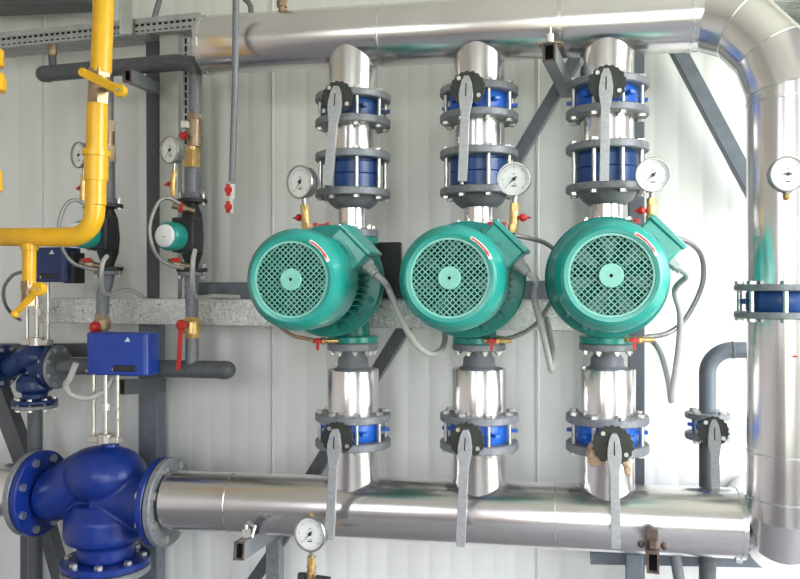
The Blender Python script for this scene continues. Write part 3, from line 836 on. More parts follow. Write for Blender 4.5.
# small red taps near pump shoulders
def red_tap(px_, py_, D, label, ax=(1,0,0)):
    c = P(px_, py_, D); root = thing('red_tap', c, label, 'valve')
    obj('stem', B().cyl(c+V(0,0,-.028), c+V(0,0,0), .005, 12), 'rod', root)
    g = B().box(c, (.046, .010, .009)).box(c+V(-.018,0,0), (.014,.014,.018)).box(c+V(.018,0,0), (.014,.014,.018)).cyl(c+V(0,0,-.012), c+V(0,0,.006), .008, 12)
    obj('handle', g, 'red', root, .002)
red_tap(322, 226, 2.10, 'small red wing tap above the leftmost pump, between its cowl and terminal box')
red_tap(497, 225.5, 2.14, 'small red wing tap behind the terminal box of the middle pump')
red_tap(630, 222, 2.12, 'small red wing tap between third column and its terminal box')
def drain(px_, py_, D, label, flip=1):
    c = P(px_, py_, D); root = thing('drain_tap', c+V(0,0,-.02), label, 'valve')
    obj('tap_body', B().cyl(c+V(-.022,0,0), c+V(.05*flip,.02,0), .007, 14).hexa(c+V(.005,0,0), c+V(.02,0,0), .010), 'brass', root)
    obj('handle', B().box(c+V(0,-.012,-.008), (.008,.006,.034)).box(c+V(0,-.012,0), (.026,.006,.010)).cyl(c+V(0,-.016,0), c+V(0,0,0), .007, 12), 'red', root, .001)
drain(319, 341, 2.09, 'small brass drain tap with red handle under the leftmost pump')
drain(492, 341, 2.12, 'small brass drain tap with red handle under the middle pump')
drain(634, 340, 2.12, 'small brass drain tap with red handle under the rightmost pump')

# ------------------------------------------------------------------ cables and hoses
def cable(name, pts, r, m, label, cat='cable', sub=8):
    g = B().tube(spline(pts, sub), r, 14)
    return tag(obj(name, g, m), label, cat)
g0, t0 = glands[0]
cable('conduit', [g0, g0+t0*.03+V(0,.01,0), P(390, 292, 2.0), P(404, 325, 2.02), P(418, 346, 2.05), P(432, 354, 2.10), P(442, 349, 2.2), P(445, 336, 2.28), P(441, 318, 2.36)], .0085, 'conduit', 'pale conduit drooping from the leftmost pump box towards the middle pump')
g0, t0 = glands[1]
cable('conduit', [g0, g0+t0*.03+V(0,.01,0), P(534, 295, 2.04), P(541, 325, 2.1), P(548, 355, 2.16), P(551.5, 370, 2.2), P(553, 355, 2.25), P(550, 335, 2.33), P(547, 318, 2.38)], .0085, 'conduit', 'pale conduit drooping in a sharp loop below the middle pump box')
g0, t0 = glands[2]
cable('conduit', [g0, g0+t0*.02+V(0,.01,0), P(675, 290, 2.04), P(680, 315, 2.1), P(678, 350, 2.16), P(673, 385, 2.2), P(671, 401, 2.22), P(668, 380, 2.26), P(660, 352, 2.3), P(648, 336, 2.36)], .0075, 'conduit', 'pale conduit hanging in a narrow loop right of the rightmost pump')
cable('braided_hose', [P(654, 232, 2.08), P(668, 236, 2.1), P(690, 243, 2.14), P(702, 258, 2.18), P(702, 285, 2.2), P(686, 318, 2.2), P(668, 333, 2.18), P(648, 337, 2.15), P(636, 340, 2.12)], .0065, 'braid', 'braided hose arching from the right gauge tap down beside the rightmost pump', 'hose')
cable('braided_hose', [P(513, 235, 2.08), P(528, 238, 2.12), P(545, 243, 2.18), P(558, 254, 2.24), P(564, 275, 2.28), P(552, 300, 2.28), P(536, 324, 2.24), P(516, 336, 2.18), P(494, 341, 2.12)], .0065, 'braid', 'braided hose arching from the middle gauge tap behind the rightmost pump', 'hose')
cable('braided_hose', [P(308, 231, 2.1), P(296, 238, 2.14), P(270, 250, 2.16), P(262, 280, 2.16), P(270, 315, 2.14), P(290, 334, 2.11), P(306, 338.5, 2.09), P(317, 341, 2.09)], .0055, 'copper', 'thin brownish hose passing behind the fan cowl of the leftmost pump', 'hose')

# ------------------------------------------------------------------ small valve and pipe at the right
Dv = 2.42; r = 15.5*S(710, Dv)
root = thing('elbow_pipe', P(708, 412, Dv), 'blue-grey painted pipe bending down from the clad riser to the small valve', 'pipe')
pr_ = 8.2*S(710, Dv)
arc = [P(764, 350, Dv), P(740, 350, Dv), P(733, 350, Dv)]
c0 = P(733, 374, Dv); Rb = (P(733, 350, Dv)-c0).length
for k in range(1, 11):
    t = PI/2*k/10; arc.append(c0+V(-Rb*math.sin(t), 0, Rb*math.cos(t)))
endp = V(arc[-1].x, arc[-1].y, Z(708, 416, Dv)); arc.append(endp)
obj('tube', B().tube(arc, pr_, 28), 'steelpaint', root)
obj('weld_bead', B().ring(P(732, 350, Dv), P(734, 350, Dv), pr_+.002, pr_-.003, 28), 'grey', root)
xx = arc[-1].x
zs = [Z(708, q_, Dv-.05) for q_ in (415, 421, 435, 442)]
butterfly(xx, Dv, zs, .063, 'small butterfly valve with grey lever on the blue-grey pipe at the right', 'bluebright', (713, 431, 13.5), (713.5, 425, 715, 490, 9), rb=.040, nb=4, ph=45)
g = B().cyl(V(xx, Dv, zs[3]), V(xx, Dv, -1.45), pr_, 28)
tag(obj('drop_pipe', g, 'greyd'), 'dark pipe dropping from the small right valve behind the lower header', 'pipe')

# ------------------------------------------------------------------ yellow gas pipe
DY = 1.85
root = thing('gas_pipe', P(98, 246, DY), 'yellow gas pipe coming down and bending left across the frame edge', 'pipe')
ry_ = 10.2*S(98, DY)
obj('upper_tube', B().tube([P(104, -25, DY), P(103, 20, DY), P(101, 73, DY)], ry_, 36), 'yellow', root)
g = B().tube([P(97.5, 104, DY), P(96.5, 150, DY), P(95.5, 205, DY)], ry_, 36)
el = [P(95, 205, DY)]
cc = P(70, 212, DY); 
for k in range(0, 13):
    t = PI/2*k/12; el.append(P(70+24.5*math.cos(t), 212+25*math.sin(t), DY))
el += [P(40, 237, DY), P(-30, 237, DY)]
obj('lower_tube', g, 'yellow', root)
obj('elbow_tube', B().tube(el, [ry_*.98]*3+[ry_*.97]*(len(el)-5)+[ry_*.93]*2, 36), 'yellow', root)
for (y0_, y1_, k) in ((150, 156, 1.32), (156, 181, 1.14)):
    obj('collar', B().ring(P(96.3, y0_, DY), P(96, y1_, DY), ry_*k, ry_*.9, 40), 'yellow', root)
g = B().hexa(P(100, 70, DY), P(99.5, 77, DY), ry_*1.12); g.cyl(P(99.5, 77, DY), P(99, 90, DY), ry_*1.0, 32); g.lathe([(ry_*.9,0),(ry_*1.05,.004),(ry_*.9,.008)], P(99, 84, DY), (0,0,1), 32); g.hexa(P(98.7, 90, DY), P(98, 104, DY), ry_*1.08)
g.cyl(P(110, 89, DY-.03), P(108, 88, DY), .010, 16)
obj('valve_body', g, 'copper', root)
a = P(83, 72.5, DY-.05); b = P(121, 91, DY-.05)
g = B().beam(a, b, .008, .023, (0,1,0)); g.cyl(b+V(0,.006,0), b+V(0,-.012,0), .0165, 20); g.cyl(a+V(0,.005,0), a+V(0,-.006,0), .0115, 20)
g.cyl(P(111, 87, DY-.045), P(109, 87, DY), .009, 16)
lv = obj('valve_lever', g, 'yellow', root, .002)
obj('lever_screw', B().hexa(b+V(0,-.012,0), b+V(0,-.016,0), .005), 'zinc', lv)
# branch
br = 6.6*S(29, DY)
obj('branch_tube', B().cyl(P(29.5, 241, DY), P(29, 284, DY), br, 28).ring(P(29.5, 244, DY), P(29.5, 250, DY), br*1.25, br*.9, 28), 'yellow', root)
g = B().hexa(P(28.5, 281, DY), P(28.5, 290, DY), br*1.15); g.cyl(P(28.5, 290, DY), P(28.5, 299, DY), br, 24).hexa(P(28.5, 299, DY), P(28.5, 306, DY), br*1.1)
obj('branch_valve', g, 'copper', root)
a = P(39, 289, DY-.04); b = P(15, 314, DY-.045)
g = B().beam(a, b, .008, .017, (0,1,0)); g.cyl(a+V(0,.01,0), a+V(0,-.01,0), .0185, 24); g.ball(b, .0115, 14); g.cyl(a+V(0,.0,0), P(31, 292, DY), .008, 14)
lv = obj('valve_lever', g, 'yellow', root, .002); obj('lever_screw', B().hexa(a+V(0,-.010,0), a+V(0,-.014,0), .006), 'zinc', lv)
# next gas pipe at frame edge
root = thing('gas_pipe', P(-8, 330, 1.72), 'yellow fittings of another gas pipe just entering at the left edge', 'pipe')
g = B().tube([P(-9, -25, 1.72), P(-9, 330, 1.72)], 7*S(0, 1.72), 28); g.ring(P(-9, 50, 1.72), P(-9, 66, 1.72), 12*S(0, 1.72), 6*S(0, 1.72), 28); g.lathe([(.010,0),(14*S(0,1.72),.006),(14.5*S(0,1.72),.03),(12*S(0,1.72),.05),(.010,.056)], P(-9, 93, 1.72), (0,0,1), 28)
g.ring(P(-9, 171, 1.72), P(-9, 191, 1.72), 10.5*S(0, 1.72), 6*S(0, 1.72), 28)
obj('tube', g, 'yellow', root)

# ------------------------------------------------------------------ dark pipes, left
root = thing('dark_upper_pipe', P(40, 82, 2.315), 'dark grey horizontal pipe at the top left with rounded end', 'pipe')
rp = 8*S(60, 2.315)
g = B().tube([P(44, 74, 2.315), P(100, 69, 2.315), P(178, 62.5, 2.315), P(192, 64, 2.315), P(195.5, 70, 2.315), P(195.5, 76, 2.315)], [rp, rp, rp, rp*.95, rp*.9, 6.5*S(190, 2.315)], 32)
g.ball(P(44, 74, 2.315), rp*1.0, 24); g.ring(P(46, 74, 2.315), P(49, 74, 2.315), rp*1.04, rp*.9, 32)
obj('tube', g, 'greyd', root)
obj('branch', B().cyl(P(53, 68, 2.315), P(52, 55, 2.315), 3.8*S(50, 2.315), 20), 'greyd', root)
g = B().tube([P(195.5, 74, 2.315), P(195, 116, 2.315)], 6.3*S(190, 2.315), 28)
obj('down_tube', g, 'grey', root)
g = B().lathe([(0,0),(.010,0),(.014,.006),(.0155,.010),(.0155,.036),(.012,.042),(0,.043)], P(52.5, 57, 2.315), (0,0,1), 24)
tag(obj('air_vent', g, 'copper'), 'copper coloured air vent standing on the dark upper pipe', 'valve')
# pipe tee into header behind
root = thing('dark_lower_pipe', P(233, 380, 2.315), 'dark grey horizontal pipe with rounded end pointing at the leftmost pump', 'pipe')
rq = 8.7*S(180, 2.315)
g = B().tube([P(70, 366, 2.315), P(228, 370, 2.315)], rq, 32); g.ball(P(227, 370, 2.315), rq, 24); g.ring(P(222, 370, 2.315), P(225, 370, 2.315), rq*1.05, rq*.9, 32)
obj('tube', g, 'greyd', root)

# ------------------------------------------------------------------ small circulators
def small_flange(root, c, r=.042, th=.012, m='black', w=.10):
    # oval two-bolt flange
    out = []
    for k in range(40):
        t = 2*PI*k/40; out.append((w/2*math.copysign(abs(math.cos(t))**.9, math.cos(t)), r*math.sin(t)))
    obj('flange', B().prism(out, Vector(c)-V(0,0,th/2), (1,0,0), (0,1,0), (0,0,1), th), m, root, .001)
def circulator(cx, top, bot, head, Dc, label, pxw=1.0):
    c = P(cx, (top+bot)/2, Dc); s = S(cx, Dc)
    zt = Z(cx, top, Dc); zb = Z(cx, bot, Dc); X = c.x
    root = thing('circulator_pump', V(X, Dc, zb), label, 'pump')
    g = B().lathe([(0,zb),(.020,zb),(.020,zb+.02),(.034,zb+.06),(.038,(zt+zb)/2),(.032,zt-.05),(.020,zt-.02),(.020,zt),(0,zt)], V(X, Dc, 0), (0,0,1), 28)
    obj('casing', g, 'black', root)
    for zz_ in (zt-.007, zb+.007): small_flange(root, V(X, Dc, zz_))
    hz = Z(head[0], head[1], Dc-.12); hx = XX(head[0], Dc-.12)
    mx = (hx+X)/2
    ho = V(hx, Dc-.13, hz)
    ax = (V(X+.002, Dc, hz+.0)-ho).normalized()
    u, v_, n_ = basis(ax, (0,0,1))
    R = Matrix((v_, n_, u)).transposed()
    obj('terminal_box', B().box(V(X+.012, Dc-.052, hz+.006), (.076, .07, .110)), 'blackp', root, .006)
    g = B().lathe([(0,.0),(.036,.0),(.043,.006),(.045,.014),(.045,.075),(.052,.080),(.052,.10),(0,.10)], ho, ax, 32)
    obj('motor', g, 'teal', root)
    g = B().lathe([(0,-.010),(.030,-.010),(.034,-.007),(.036,.002),(0,.002)], ho, ax, 32)
    kn = obj('dial', g, 'white', root)
    q = ho-ax*.0105
    obj('dial_mark', B().box(q+V(.010,0,-.012), (.002,.001,.022)).box(q+V(.004,0,-.003), (.012,.001,.002)), 'ink', kn)
    for sx in (-1, 1):
        for (z0_, s_) in ((zt, 1), (zb, -1)):
            bolt(root, V(X+sx*.040, Dc, z0_-.016 if s_ > 0 else z0_-.014), V(X+sx*.040, Dc, z0_+.014 if s_ > 0 else z0_+.016), .005, .0085)
    return root, zt, zb, X
DC = 2.315
def riser_set(cx, ys, circ, label_w, gpx, gr_, D=DC):
    """pipe pieces above and below a circulator"""
    top, brass_t, brass_b, nut_b, circ_t, circ_b, pipe_b, val_b, join = ys
    pw = 6.3*S(cx[0], D)
    root, zt, zb, X = circulator(cx[1], circ_t, circ_b, circ, D, 'small teal circulator with white dial on the %s' % label_w)
    return X, zt, zb, pw
# second (px 190)
X, zt, zb, pw = riser_set((192, 192), (76, 116, 146, 168, 199, 272, 317, 338, 362), (167, 236), 'pipe in front of the pale post', None, None)
Z_ = lambda py, px=190: Z(px, py, DC)
xa = XX(194.5, DC)
root = thing('pipe_union', V(X, DC, zt), 'bronze shut-off valve and grey pipe above the right small circulator', 'valve')
g = B().hexa(V(xa, DC, Z_(115)), V(xa, DC, Z_(121)), .027).cyl(V(xa, DC, Z_(121)), V(xa, DC, Z_(138)), .026, 28).cyl(V(xa, DC, Z_(138)), V(xa, DC, Z_(147)), .023, 28)
obj('valve_body', g, 'copper', root)
obj('red_knob', B().cyl(V(xa-.018, DC-.03, Z_(138)), V(xa-.022, DC-.045, Z_(138)), .012, 16), 'red', root)
obj('white_knob', B().box(V(xa-.014, DC-.035, Z_(127)), (.022,.02,.022)), 'whitep', root, .002)
obj('union_nut', B().cyl(V(X, DC, Z_(147)), V(X, DC, Z_(151)), .022, 24).hexa(V(X, DC, Z_(151)), V(X, DC, Z_(168)), .029), 'brass', root, .001)
obj('tube', B().lathe([(0, zt),(.034, zt),(.036, zt+.006),(.024, zt+.02),(.024, Z_(167)),(0, Z_(167))], V(X, DC, 0), (0,0,1), 28), 'grey', root)
root = thing('pipe_union', V(X, DC, Z_(362)), 'grey pipe with brass ball valve and long red lever, above the dark lower pipe', 'valve')
g = B(); 
obj('tube', B().lathe([(0, zb),(.044, zb),(.044, zb-.012),(.022, zb-.014),(.0205, Z_(318)),(0, Z_(318))], V(X, DC, 0), (0,0,1), 28), 'grey', root)
obj('valve_body', B().hexa(V(X, DC, Z_(317)), V(X, DC, Z_(322)), .027).cyl(V(X, DC, Z_(322)), V(X, DC, Z_(333)), .028, 24).hexa(V(X, DC, Z_(333)), V(X, DC, Z_(338)), .026), 'brass', root)
obj('lower_tube', B().cyl(V(X, DC, Z_(338)), V(X, DC, Z_(364)), .0215, 28), 'grey', root)
a = P(181, 325, DC-.05); b = P(178.5, 370, DC-.05)
g = B().beam(a, b, .006, .016, (0,1,0)); g.lathe([(0,0),(.017,0),(.018,.008),(.012,.014),(0,.014)], a+V(0,.006,0), (0,-1,0), 20); g.cyl(a, V(X, DC-.02, a.z), .008, 12)
obj('lever', g, 'red', root, .002)
# first (px 108)
root0, zt, zb, X = circulator(108, 204, 271, (80, 234), DC, 'small teal circulator mostly hidden behind the yellow elbow')
Z_ = lambda py, px=108: Z(px, py, DC)
root = thing('pipe_union', V(X, DC, zt), 'dark pipe with bronze fittings down behind the yellow gas pipe', 'pipe')
obj('tube', B().cyl(V(X, DC, Z_(72)), V(X, DC, Z_(122)), .018, 28).lathe([(0, zt),(.034, zt),(.036, zt+.006),(.024, zt+.02),(.022, Z_(160)),(0, Z_(160))], V(X, DC, 0), (0,0,1), 28), 'grey', root)
obj('fitting', B().hexa(V(X, DC, Z_(121)), V(X, DC, Z_(132)), .025).cyl(V(X, DC, Z_(132)), V(X, DC, Z_(146)), .022, 20).hexa(V(X, DC, Z_(146)), V(X, DC, Z_(162)), .028), 'copper', root)
root = thing('pipe_union', V(X, DC, Z_(345)), 'grey pipe with bronze ball valve and red knob above the large blue actuator', 'valve')
xb = XX(102, DC)
obj('tube', B().lathe([(0, zb),(.044, zb),(.044, zb-.012),(.024, zb-.014),(0, zb-.016)], V(X, DC, 0), (0,0,1), 28).tube([V(X, DC, zb-.012), P(106, 285, DC), P(103, 294, DC), P(102.5, 318, DC)], .0215, 24), 'grey', root)
obj('valve_body', B().hexa(V(xb, DC, Z_(314)), V(xb, DC, Z_(320)), .026).cyl(V(xb, DC, Z_(320)), V(xb, DC, Z_(329)), .027, 24).hexa(V(xb, DC, Z_(329)), V(xb, DC, Z_(336)), .024), 'copper', root)
obj('lower_tube', B().cyl(V(xb, DC, Z_(336)), V(xb, DC, Z_(366)), .0205, 24), 'grey', root)
obj('red_knob', B().ball(P(95, 327, DC-.04), .019, 20).cyl(P(95, 327, DC-.04), V(xb, DC-.01, Z_(327)), .009, 12), 'red', root)
# their gauges
gauge(P(170, 150, 2.16), 13.6*S(170, 2.16), V(-.38,-1,-.05), 'small gauge in front of the pale zinc post', 225, -1, P(172.5, 196, 2.18), None, .75)
gauge(P(79, 155, 2.16), 12.8*S(79, 2.16), V(-.45,-1,-.05), 'small gauge half hidden by the yellow gas pipe', 225, -1, P(82.5, 200, 2.18), None, .75)
# little brass side taps with hoses
cable('braided_hose', [P(180, 204, 2.2), P(168, 198, 2.17), P(158, 203, 2.15), P(150, 225, 2.14), P(152, 245, 2.15), P(160, 259, 2.18), P(173, 266, 2.2), P(184, 268, 2.22)], .0058, 'braid', 'thin braided hose looping left of the right small circulator', 'hose')
cable('braided_hose', [P(88, 206, 2.2), P(76, 200, 2.17), P(66, 205, 2.15), P(59, 224, 2.14), P(62, 247, 2.15), P(72, 262, 2.18), P(83, 267, 2.2), P(98, 270, 2.22)], .0058, 'braid', 'thin braided hose looping left of the hidden small circulator', 'hose')
cable('conduit', [P(107, 256, 2.14), P(103, 262, 2.12), P(101.5, 275, 2.12), P(103, 292, 2.2), P(112, 294, 2.3), P(130, 290, 2.38), P(146, 300, 2.42)], .007, 'conduit', 'pale cable from the hidden small circulator to the galvanised beam')
cable('conduit', [P(195, 250, 2.14), P(193, 262, 2.12), P(193, 285, 2.14), P(197, 297, 2.24), P(215, 296, 2.36), P(240, 297, 2.38)], .007, 'conduit', 'pale cable from the right small circulator along the beam')
for (tx_, ty_, lb) in ((181, 208, 'upper side tap with red handle on the right small circulator'), (92, 208, 'upper side tap with red handle behind the yellow gas pipe'),
                       (176, 264, 'lower side tap with red handle on the right small circulator'), (88, 264, 'lower side tap with red handle beside the small blue actuator')):
    c = P(tx_, ty_, 2.255); root = thing('side_tap', c, lb, 'valve')
    obj('tap_body', B().cyl(c+V(-.025,-.01,.008), c+V(.03,.03,-.008), .010, 14).hexa(c+V(-.008,0,.003), c+V(.010,.01,-.002), .014), 'copper', root)
    dz = .012 if ty_ > 240 else .0
    obj('handle', B().box(c+V(.012,-.022,dz), (.010,.008,.034) if ty_ < 240 else (.030,.008,.014)), 'red', root, .002)

# ------------------------------------------------------------------ blue actuators
def actuator(x0, x1, y0, y1, D, dep, label, rods, yoke_y, m='bluebox', dark=None):
    a = P(x0, y1, D-dep/2); b = P(x1, y0, D-dep/2)
    root = thing('valve_actuator', V((a.x+b.x)/2, D, Z((x0+x1)/2, yoke_y, D)), label, 'actuator')
    w = b.x-a.x; h = b.z-a.z; cx_ = (a.x+b.x)/2; cz_ = (a.z+b.z)/2
    # plan outline rounded at left front
    out = []; hw, hd = w/2, dep/2; rr = .030
    for (ccx, ccy, t0_) in ((-hw+rr, -hd+rr, 180), (hw-rr*.6, -hd+rr*.6, 270), (hw-rr*.6, hd-rr*.6, 0), (-hw+rr, hd-rr, 90)):
        r_ = rr if ccx < 0 else rr*.6
        for k in range(7):
            t = math.radians(t0_+15*k); out.append((ccx+r_*math.cos(t), ccy+r_*math.sin(t)))
    hs = obj('housing', B().prism(out, V(cx_, D, a.z), (1,0,0), (0,1,0), (0,0,1), h), m, root, .004)
    # recessed grip slot and triangle mark
    f = D-dep/2
    sl = obj('grip_slot', B().box(V(cx_+w*.155, f-.0008, a.z+h*.17), (w*.36, .006, h*.15)), 'blackp', hs, .003)
    obj('mark', B().prism([(-.010,0),(.010,0),(.004,.011),(0,.014),(-.003,.009)], V(cx_+w*.20, f-.0005, a.z+h*.80), (1,0,0), (0,0,1), (0,-1,0), .0012), 'whitep', hs)
    for (dx, dz) in ((-.47,.42), (-.47,-.42), (-.02,-.36)):
        obj('screw', B().cyl(V(cx_+dx*w, f+.02 if dx < -.4 else f, cz_+dz*h), V(cx_+dx*w, f+.008 if dx < -.4 else f-.003, cz_+dz*h), .004, 12), 'zinc', hs)
    zy = Z((x0+x1)/2, yoke_y, D)
    for i_, rx_ in enumerate(rods):
        xw = XX(rx_, D); rr_ = .0065 if i_ != 1 else .0075
        g = B().cyl(V(xw, D, zy), V(xw, D, a.z+.005), rr_, 16)
        if i_ == 1:
            zm = zy+(a.z-zy)*.48; g.hexa(V(xw, D, zm-.012), V(xw, D, zm+.010), .0165); g.cyl(V(xw, D, zm+.01), V(xw, D, a.z), .009, 16)
        if i_ == 2:
            for ff in (.55, .72):
                zm = a.z+(zy-a.z)*ff; g.box(V(xw+.004, D-.006, zm), (.030, .004, .004))
        obj('yoke_rod' if i_ != 1 else 'spindle', g, 'rod', root)
    xm = XX(rods[1], D); xw = XX(rods[2], D)-XX(rods[0], D)
    g = B().box(V(xm, D, zy-.008), (xw+.022, .034, .020)).cyl(V(xm, D, zy-.02), V(xm, D, zy+.010), .026, 24)
    obj('yoke', g, 'rod', root, .002)
    return root, xm, zy
ra, xm_big, zy_big = actuator(83, 147, 333.5, 374.5, 2.24, .085, 'large bright blue actuator box above the big three-way valve', (93.5, 105.5, 117.5), 437)
rb_, xm_s, zy_s = actuator(19, 66, 247, 282, 2.34, .09, 'smaller dark blue actuator box partly behind the yellow pipe', (27, 37, 48), 340, 'navy')
c = P(74, 268, 2.345); obj('side_cover', B().box(c, (.045, .06, .105)), 'blackp', rb_, .004)

# ------------------------------------------------------------------ three-way valves
def threeway(cpx, cpy, D, fl, fr, fb, rfl, body_r, label, necktop_z, xm, m='bluevalve', scale=1.0, left_pipe=True):
    c = P(cpx, cpy, D)
    xl = XX(fl[0], D); xr = XX(fr[0], D); zl_ = Z(fl[0], fl[1], D); zr_ = Z(fr[0], fr[1], D)
    xb_ = XX(fb[0], D); zb_ = Z(fb[0], fb[1], D)
    root = thing('three_way_valve', V(xb_, D, zb_-.02*scale), label, 'valve')
    th = .022*scale
    g = B(); R = body_r
    # upper bulb, neck to the left port, barrel to the bottom port
    g.ball(V(c.x, D, c.z+R*.42), R, 32, 0, (1.15, .95, .78))
    g.tube(spline([V(xl+th*.5, D, zl_), V(xl+R*.5, D, zl_+R*.02), V(c.x-R*.4, D, c.z+R*.38), V(c.x+R*.2, D, c.z+R*.42)], 6), [R*.66+R*.10*math.sin(i/18*PI/2) for i in range(19)], 32)
    g.tube([V(xr-th*.5, D, zr_), V(xr-R*.5, D, zr_), V(c.x, D, c.z-R*.15)], [R*.80, R*.72, R*.72], 32)
    g.lathe([(0,0),(R*.74,0),(R*.74,R*.38),(R*.80,R*.45),(R*1.02,R*.52),(R*1.08,R*.66),(R*1.06,R*1.15),(R*.8,R*1.5),(0,R*1.6)], V(xb_, D, zb_), (0,0,1), 40)
    g.cyl(V(xm, D, c.z+R*.6), V(xm, D, necktop_z-.018), R*.21, 24)
    o = obj('valve_body', g, m, root, 0, 180)
    md = o.modifiers.new('rm', 'REMESH'); md.mode = 'VOXEL'; md.voxel_size = .0045*scale; md.use_smooth_shade = True
    md = o.modifiers.new('sm', 'SMOOTH'); md.factor = .5; md.iterations = 6
    def fl_pair(x, z, sgn):
        obj('port_flange', B().lathe([(0,0),(rfl-.003,0),(rfl,.003),(rfl,th-.003),(rfl-.003,th),(0,th)], V(x, D, z), (sgn,0,0), 56), m, root)
        obj('gasket', B().cyl(V(x+sgn*th, D, z), V(x+sgn*(th+.004), D, z), rfl*.97, 48), 'void', root)
        obj('pipe_flange', B().lathe([(0,0),(rfl-.003,0),(rfl,.003),(rfl,th-.003),(rfl-.003,th),(0,th)], V(x+sgn*(th+.004), D, z), (sgn,0,0), 56), 'flange', root)
        for k in range(8):
            t = math.radians(22.5+45*k); p = V(x, D+rfl*.83*math.cos(t), z+rfl*.83*math.sin(t))
            bolt(root, p, p+V(sgn*(2*th+.004),0,0), .007*scale, .0135*scale, hh=.010*scale)
    fl_pair(xl, zl_, -1); fl_pair(xr, zr_, 1)
    obj('port_flange', flange_ring(zb_-th, zb_, (xb_, D), rfl), m, root)
    obj('pipe_flange', flange_ring(zb_-2*th-.004, zb_-th-.004, (xb_, D), rfl), 'flange', root)
    for k in range(8):
        t = math.radians(22.5+45*k); p = V(xb_+rfl*.83*math.cos(t), D+rfl*.83*math.sin(t), 0)
        bolt(root, p+V(0,0,zb_-2*th-.004), p+V(0,0,zb_), .007*scale, .0135*scale, hh=.010*scale)
    return root, V(xl-2*th-.004, D, zl_), V(xr+2*th+.004, D, zr_), V(xb_, D, zb_-2*th-.004)
rt, pl_, pr_b, pb_ = threeway(105, 490, 2.27, (44, 493), (158, 501), (106, 557), .140, .122, 'big cobalt blue three-way valve joined to the left end of the lower header', zy_big, xm_big)
g = B().cyl(pl_, V(X0+.02, pl_.y, pl_.z+.02), .088, 56)
tag(obj('header_pipe_end', g, 'clad'), 'stainless clad pipe entering the big blue valve from the left edge', 'pipe')
g = B().cyl(pb_, V(pb_.x, pb_.y, Z0+.02), .09, 40); tag(obj('bottom_pipe', g, 'grey'), 'pipe leaving the big blue valve downwards below the frame', 'pipe')
rt, pl_, pr_s, pb_ = threeway(34, 364, 2.34, (6, 366), (52, 367), (35, 399), .074, .056, 'small dark blue three-way valve at the left edge', zy_s, xm_s, 'bluedark', .6)
g = B().cyl(pl_, V(X0+.02, pl_.y, pl_.z), .032, 32); tag(obj('feed_pipe', g, 'greyd'), 'dark pipe entering the small blue valve at the left edge', 'pipe')
g = B().tube([pr_s, P(72, 366.5, 2.325), P(84, 367, 2.315), P(92, 367, 2.315)], 6.5*S(70, 2.3), 28); tag(obj('link_pipe', g, 'grey'), 'grey pipe between the small blue valve and the large actuator box', 'pipe')
g = B().cyl(pb_, V(pb_.x, pb_.y, Z0+.02), 7*S(34, 2.34), 28); tag(obj('drop_pipe', g, 'greyd'), 'dark grey vertical pipe below the small blue valve', 'pipe')
# cables of the actuators
cable('conduit', [P(76, 363, 2.16), P(70, 378, 2.16), P(66, 386, 2.17), P(72, 395, 2.19), P(88, 398, 2.22), P(104, 391, 2.24), P(113, 378, 2.25), P(116, 372, 2.26)], .0095, 'conduit', 'thick pale cable looping below the large blue actuator')
cable('conduit', [P(21, 272, 2.30), P(12, 276, 2.30), P(4, 288, 2.32), P(5, 303, 2.36), P(12, 314, 2.45), P(20, 320, 2.55)], .006, 'grey', 'thin grey cable looping left of the small blue actuator')

# ------------------------------------------------------------------ camera, light, view
cam = bpy.data.cameras.new('camera'); co_ = bpy.data.objects.new('camera', cam); C.objects.link(co_)
cam.sensor_width = 36; cam.lens = F/800*36; cam.clip_start = .02
co_.rotation_euler = (PI/2, 0, YAW); bpy.context.scene.camera = co_
w = bpy.data.worlds.new('world'); bpy.context.scene.world = w; w.use_nodes = True
bg = w.node_tree.nodes['Background']; bg.inputs[1].default_value = 6.5
wn_ = w.node_tree.nodes; wl_ = w.node_tree.links
tc_ = wn_.new('ShaderNodeTexCoord'); sx_ = wn_.new('ShaderNodeSeparateXYZ'); cr_ = wn_.new('ShaderNodeValToRGB')
wl_.new(tc_.outputs['Generated'], sx_.inputs[0])
mr_ = wn_.new('ShaderNodeMapRange'); mr_.inputs['From Min'].default_value = -.5; mr_.inputs['From Max'].default_value = .5; wl_.new(sx_.outputs['Z'], mr_.inputs[0])
e_ = cr_.color_ramp.elements; e_[0].position = .40; e_[0].color = (.34,.37,.30,1); e_[1].position = .62; e_[1].color = (.95,.98,1.06,1)
m_ = e_.new(.50); m_.color = (.62,.68,.56,1)
m_ = e_.new(.56); m_.color = (.92,.93,.95,1)
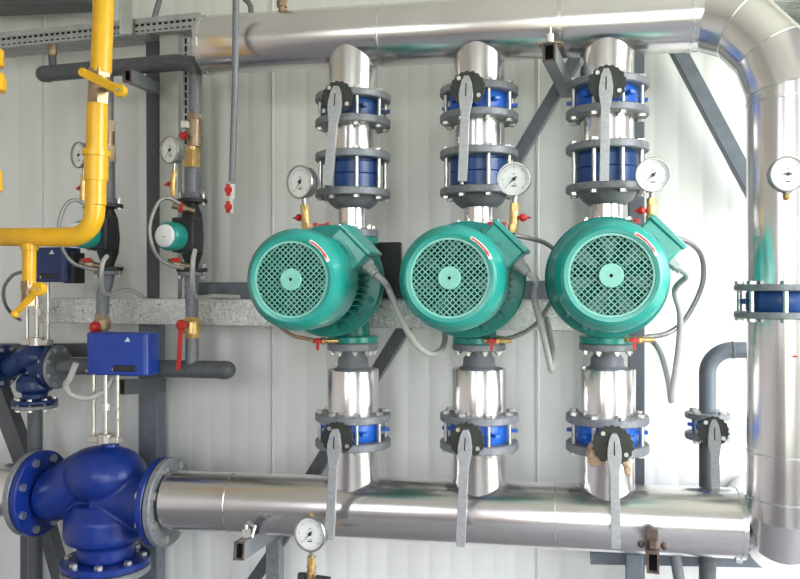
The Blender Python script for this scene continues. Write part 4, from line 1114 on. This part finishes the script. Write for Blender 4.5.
wl_.new(mr_.outputs[0], cr_.inputs[0]); wl_.new(cr_.outputs[0], bg.inputs[0])
def portal(loc, rot, sx, sy):
    l = bpy.data.lights.new('window_daylight', 'AREA'); l.shape = 'RECTANGLE'; l.size = sx; l.size_y = sy
    l.cycles.is_portal = True
    o = bpy.data.objects.new('window_daylight', l); C.objects.link(o); o.location = loc; o.rotation_euler = rot
for (a0, a1, z0, z1) in BW: portal(((a0+a1)/2, Y0-.11, (z0+z1)/2), (PI/2, 0, 0), a1-a0, z1-z0)
for (a0, a1, z0, z1) in RW: portal((X1+.11, (a0+a1)/2, (z0+z1)/2), (PI/2, 0, PI/2), a1-a0, z1-z0)
GROUPS = {'circulation_pump': 'green circulation pumps', 'butterfly_valve': 'butterfly valves with long grey levers', 'check_valve': 'check valves on the three columns',
 'pressure_gauge': 'round pressure gauges', 'pipe_stub': 'clad stubs on the headers', 'pipe_spool': 'clad spools of the pump columns', 'pipe_reducer': 'grey reducers of the pump columns',
 'counter_flange': 'flanges on top of the pumps', 'support_bracket': 'square tube support brackets', 'diagonal_strut': 'diagonal struts of the frame', 'post': 'vertical posts of the frame',
 'conduit': 'pale cables and conduits', 'braided_hose': 'thin braided hoses', 'drain_tap': 'drain taps under the pumps', 'red_tap': 'red wing taps above the pumps', 'side_tap': 'side taps of the small circulators',
 'circulator_pump': 'small circulators', 'three_way_valve': 'blue three-way valves', 'valve_actuator': 'blue valve actuators', 'pipe_union': 'pipe fittings of the small circulators',
 'cable_tray': 'cable trays', 'gas_pipe': 'yellow gas pipes', 'air_vent': 'air vents', 'roof_beam': 'roof beams', 'backing_beam': 'dark backing beams', 'vent_pipe': 'thin vent pipes'}
for o in bpy.data.objects:
    if o.parent is None and 'label' in o and o.name.split('.')[0] in GROUPS: o['group'] = GROUPS[o.name.split('.')[0]]
for o in bpy.data.objects:
    if '_o' in o: del o['_o']
vs_ = bpy.context.scene.view_settings
vs_.view_transform = 'Standard'; vs_.look = 'None'; vs_.gamma = 1; vs_.use_curve_mapping = False; vs_.exposure = 1.38
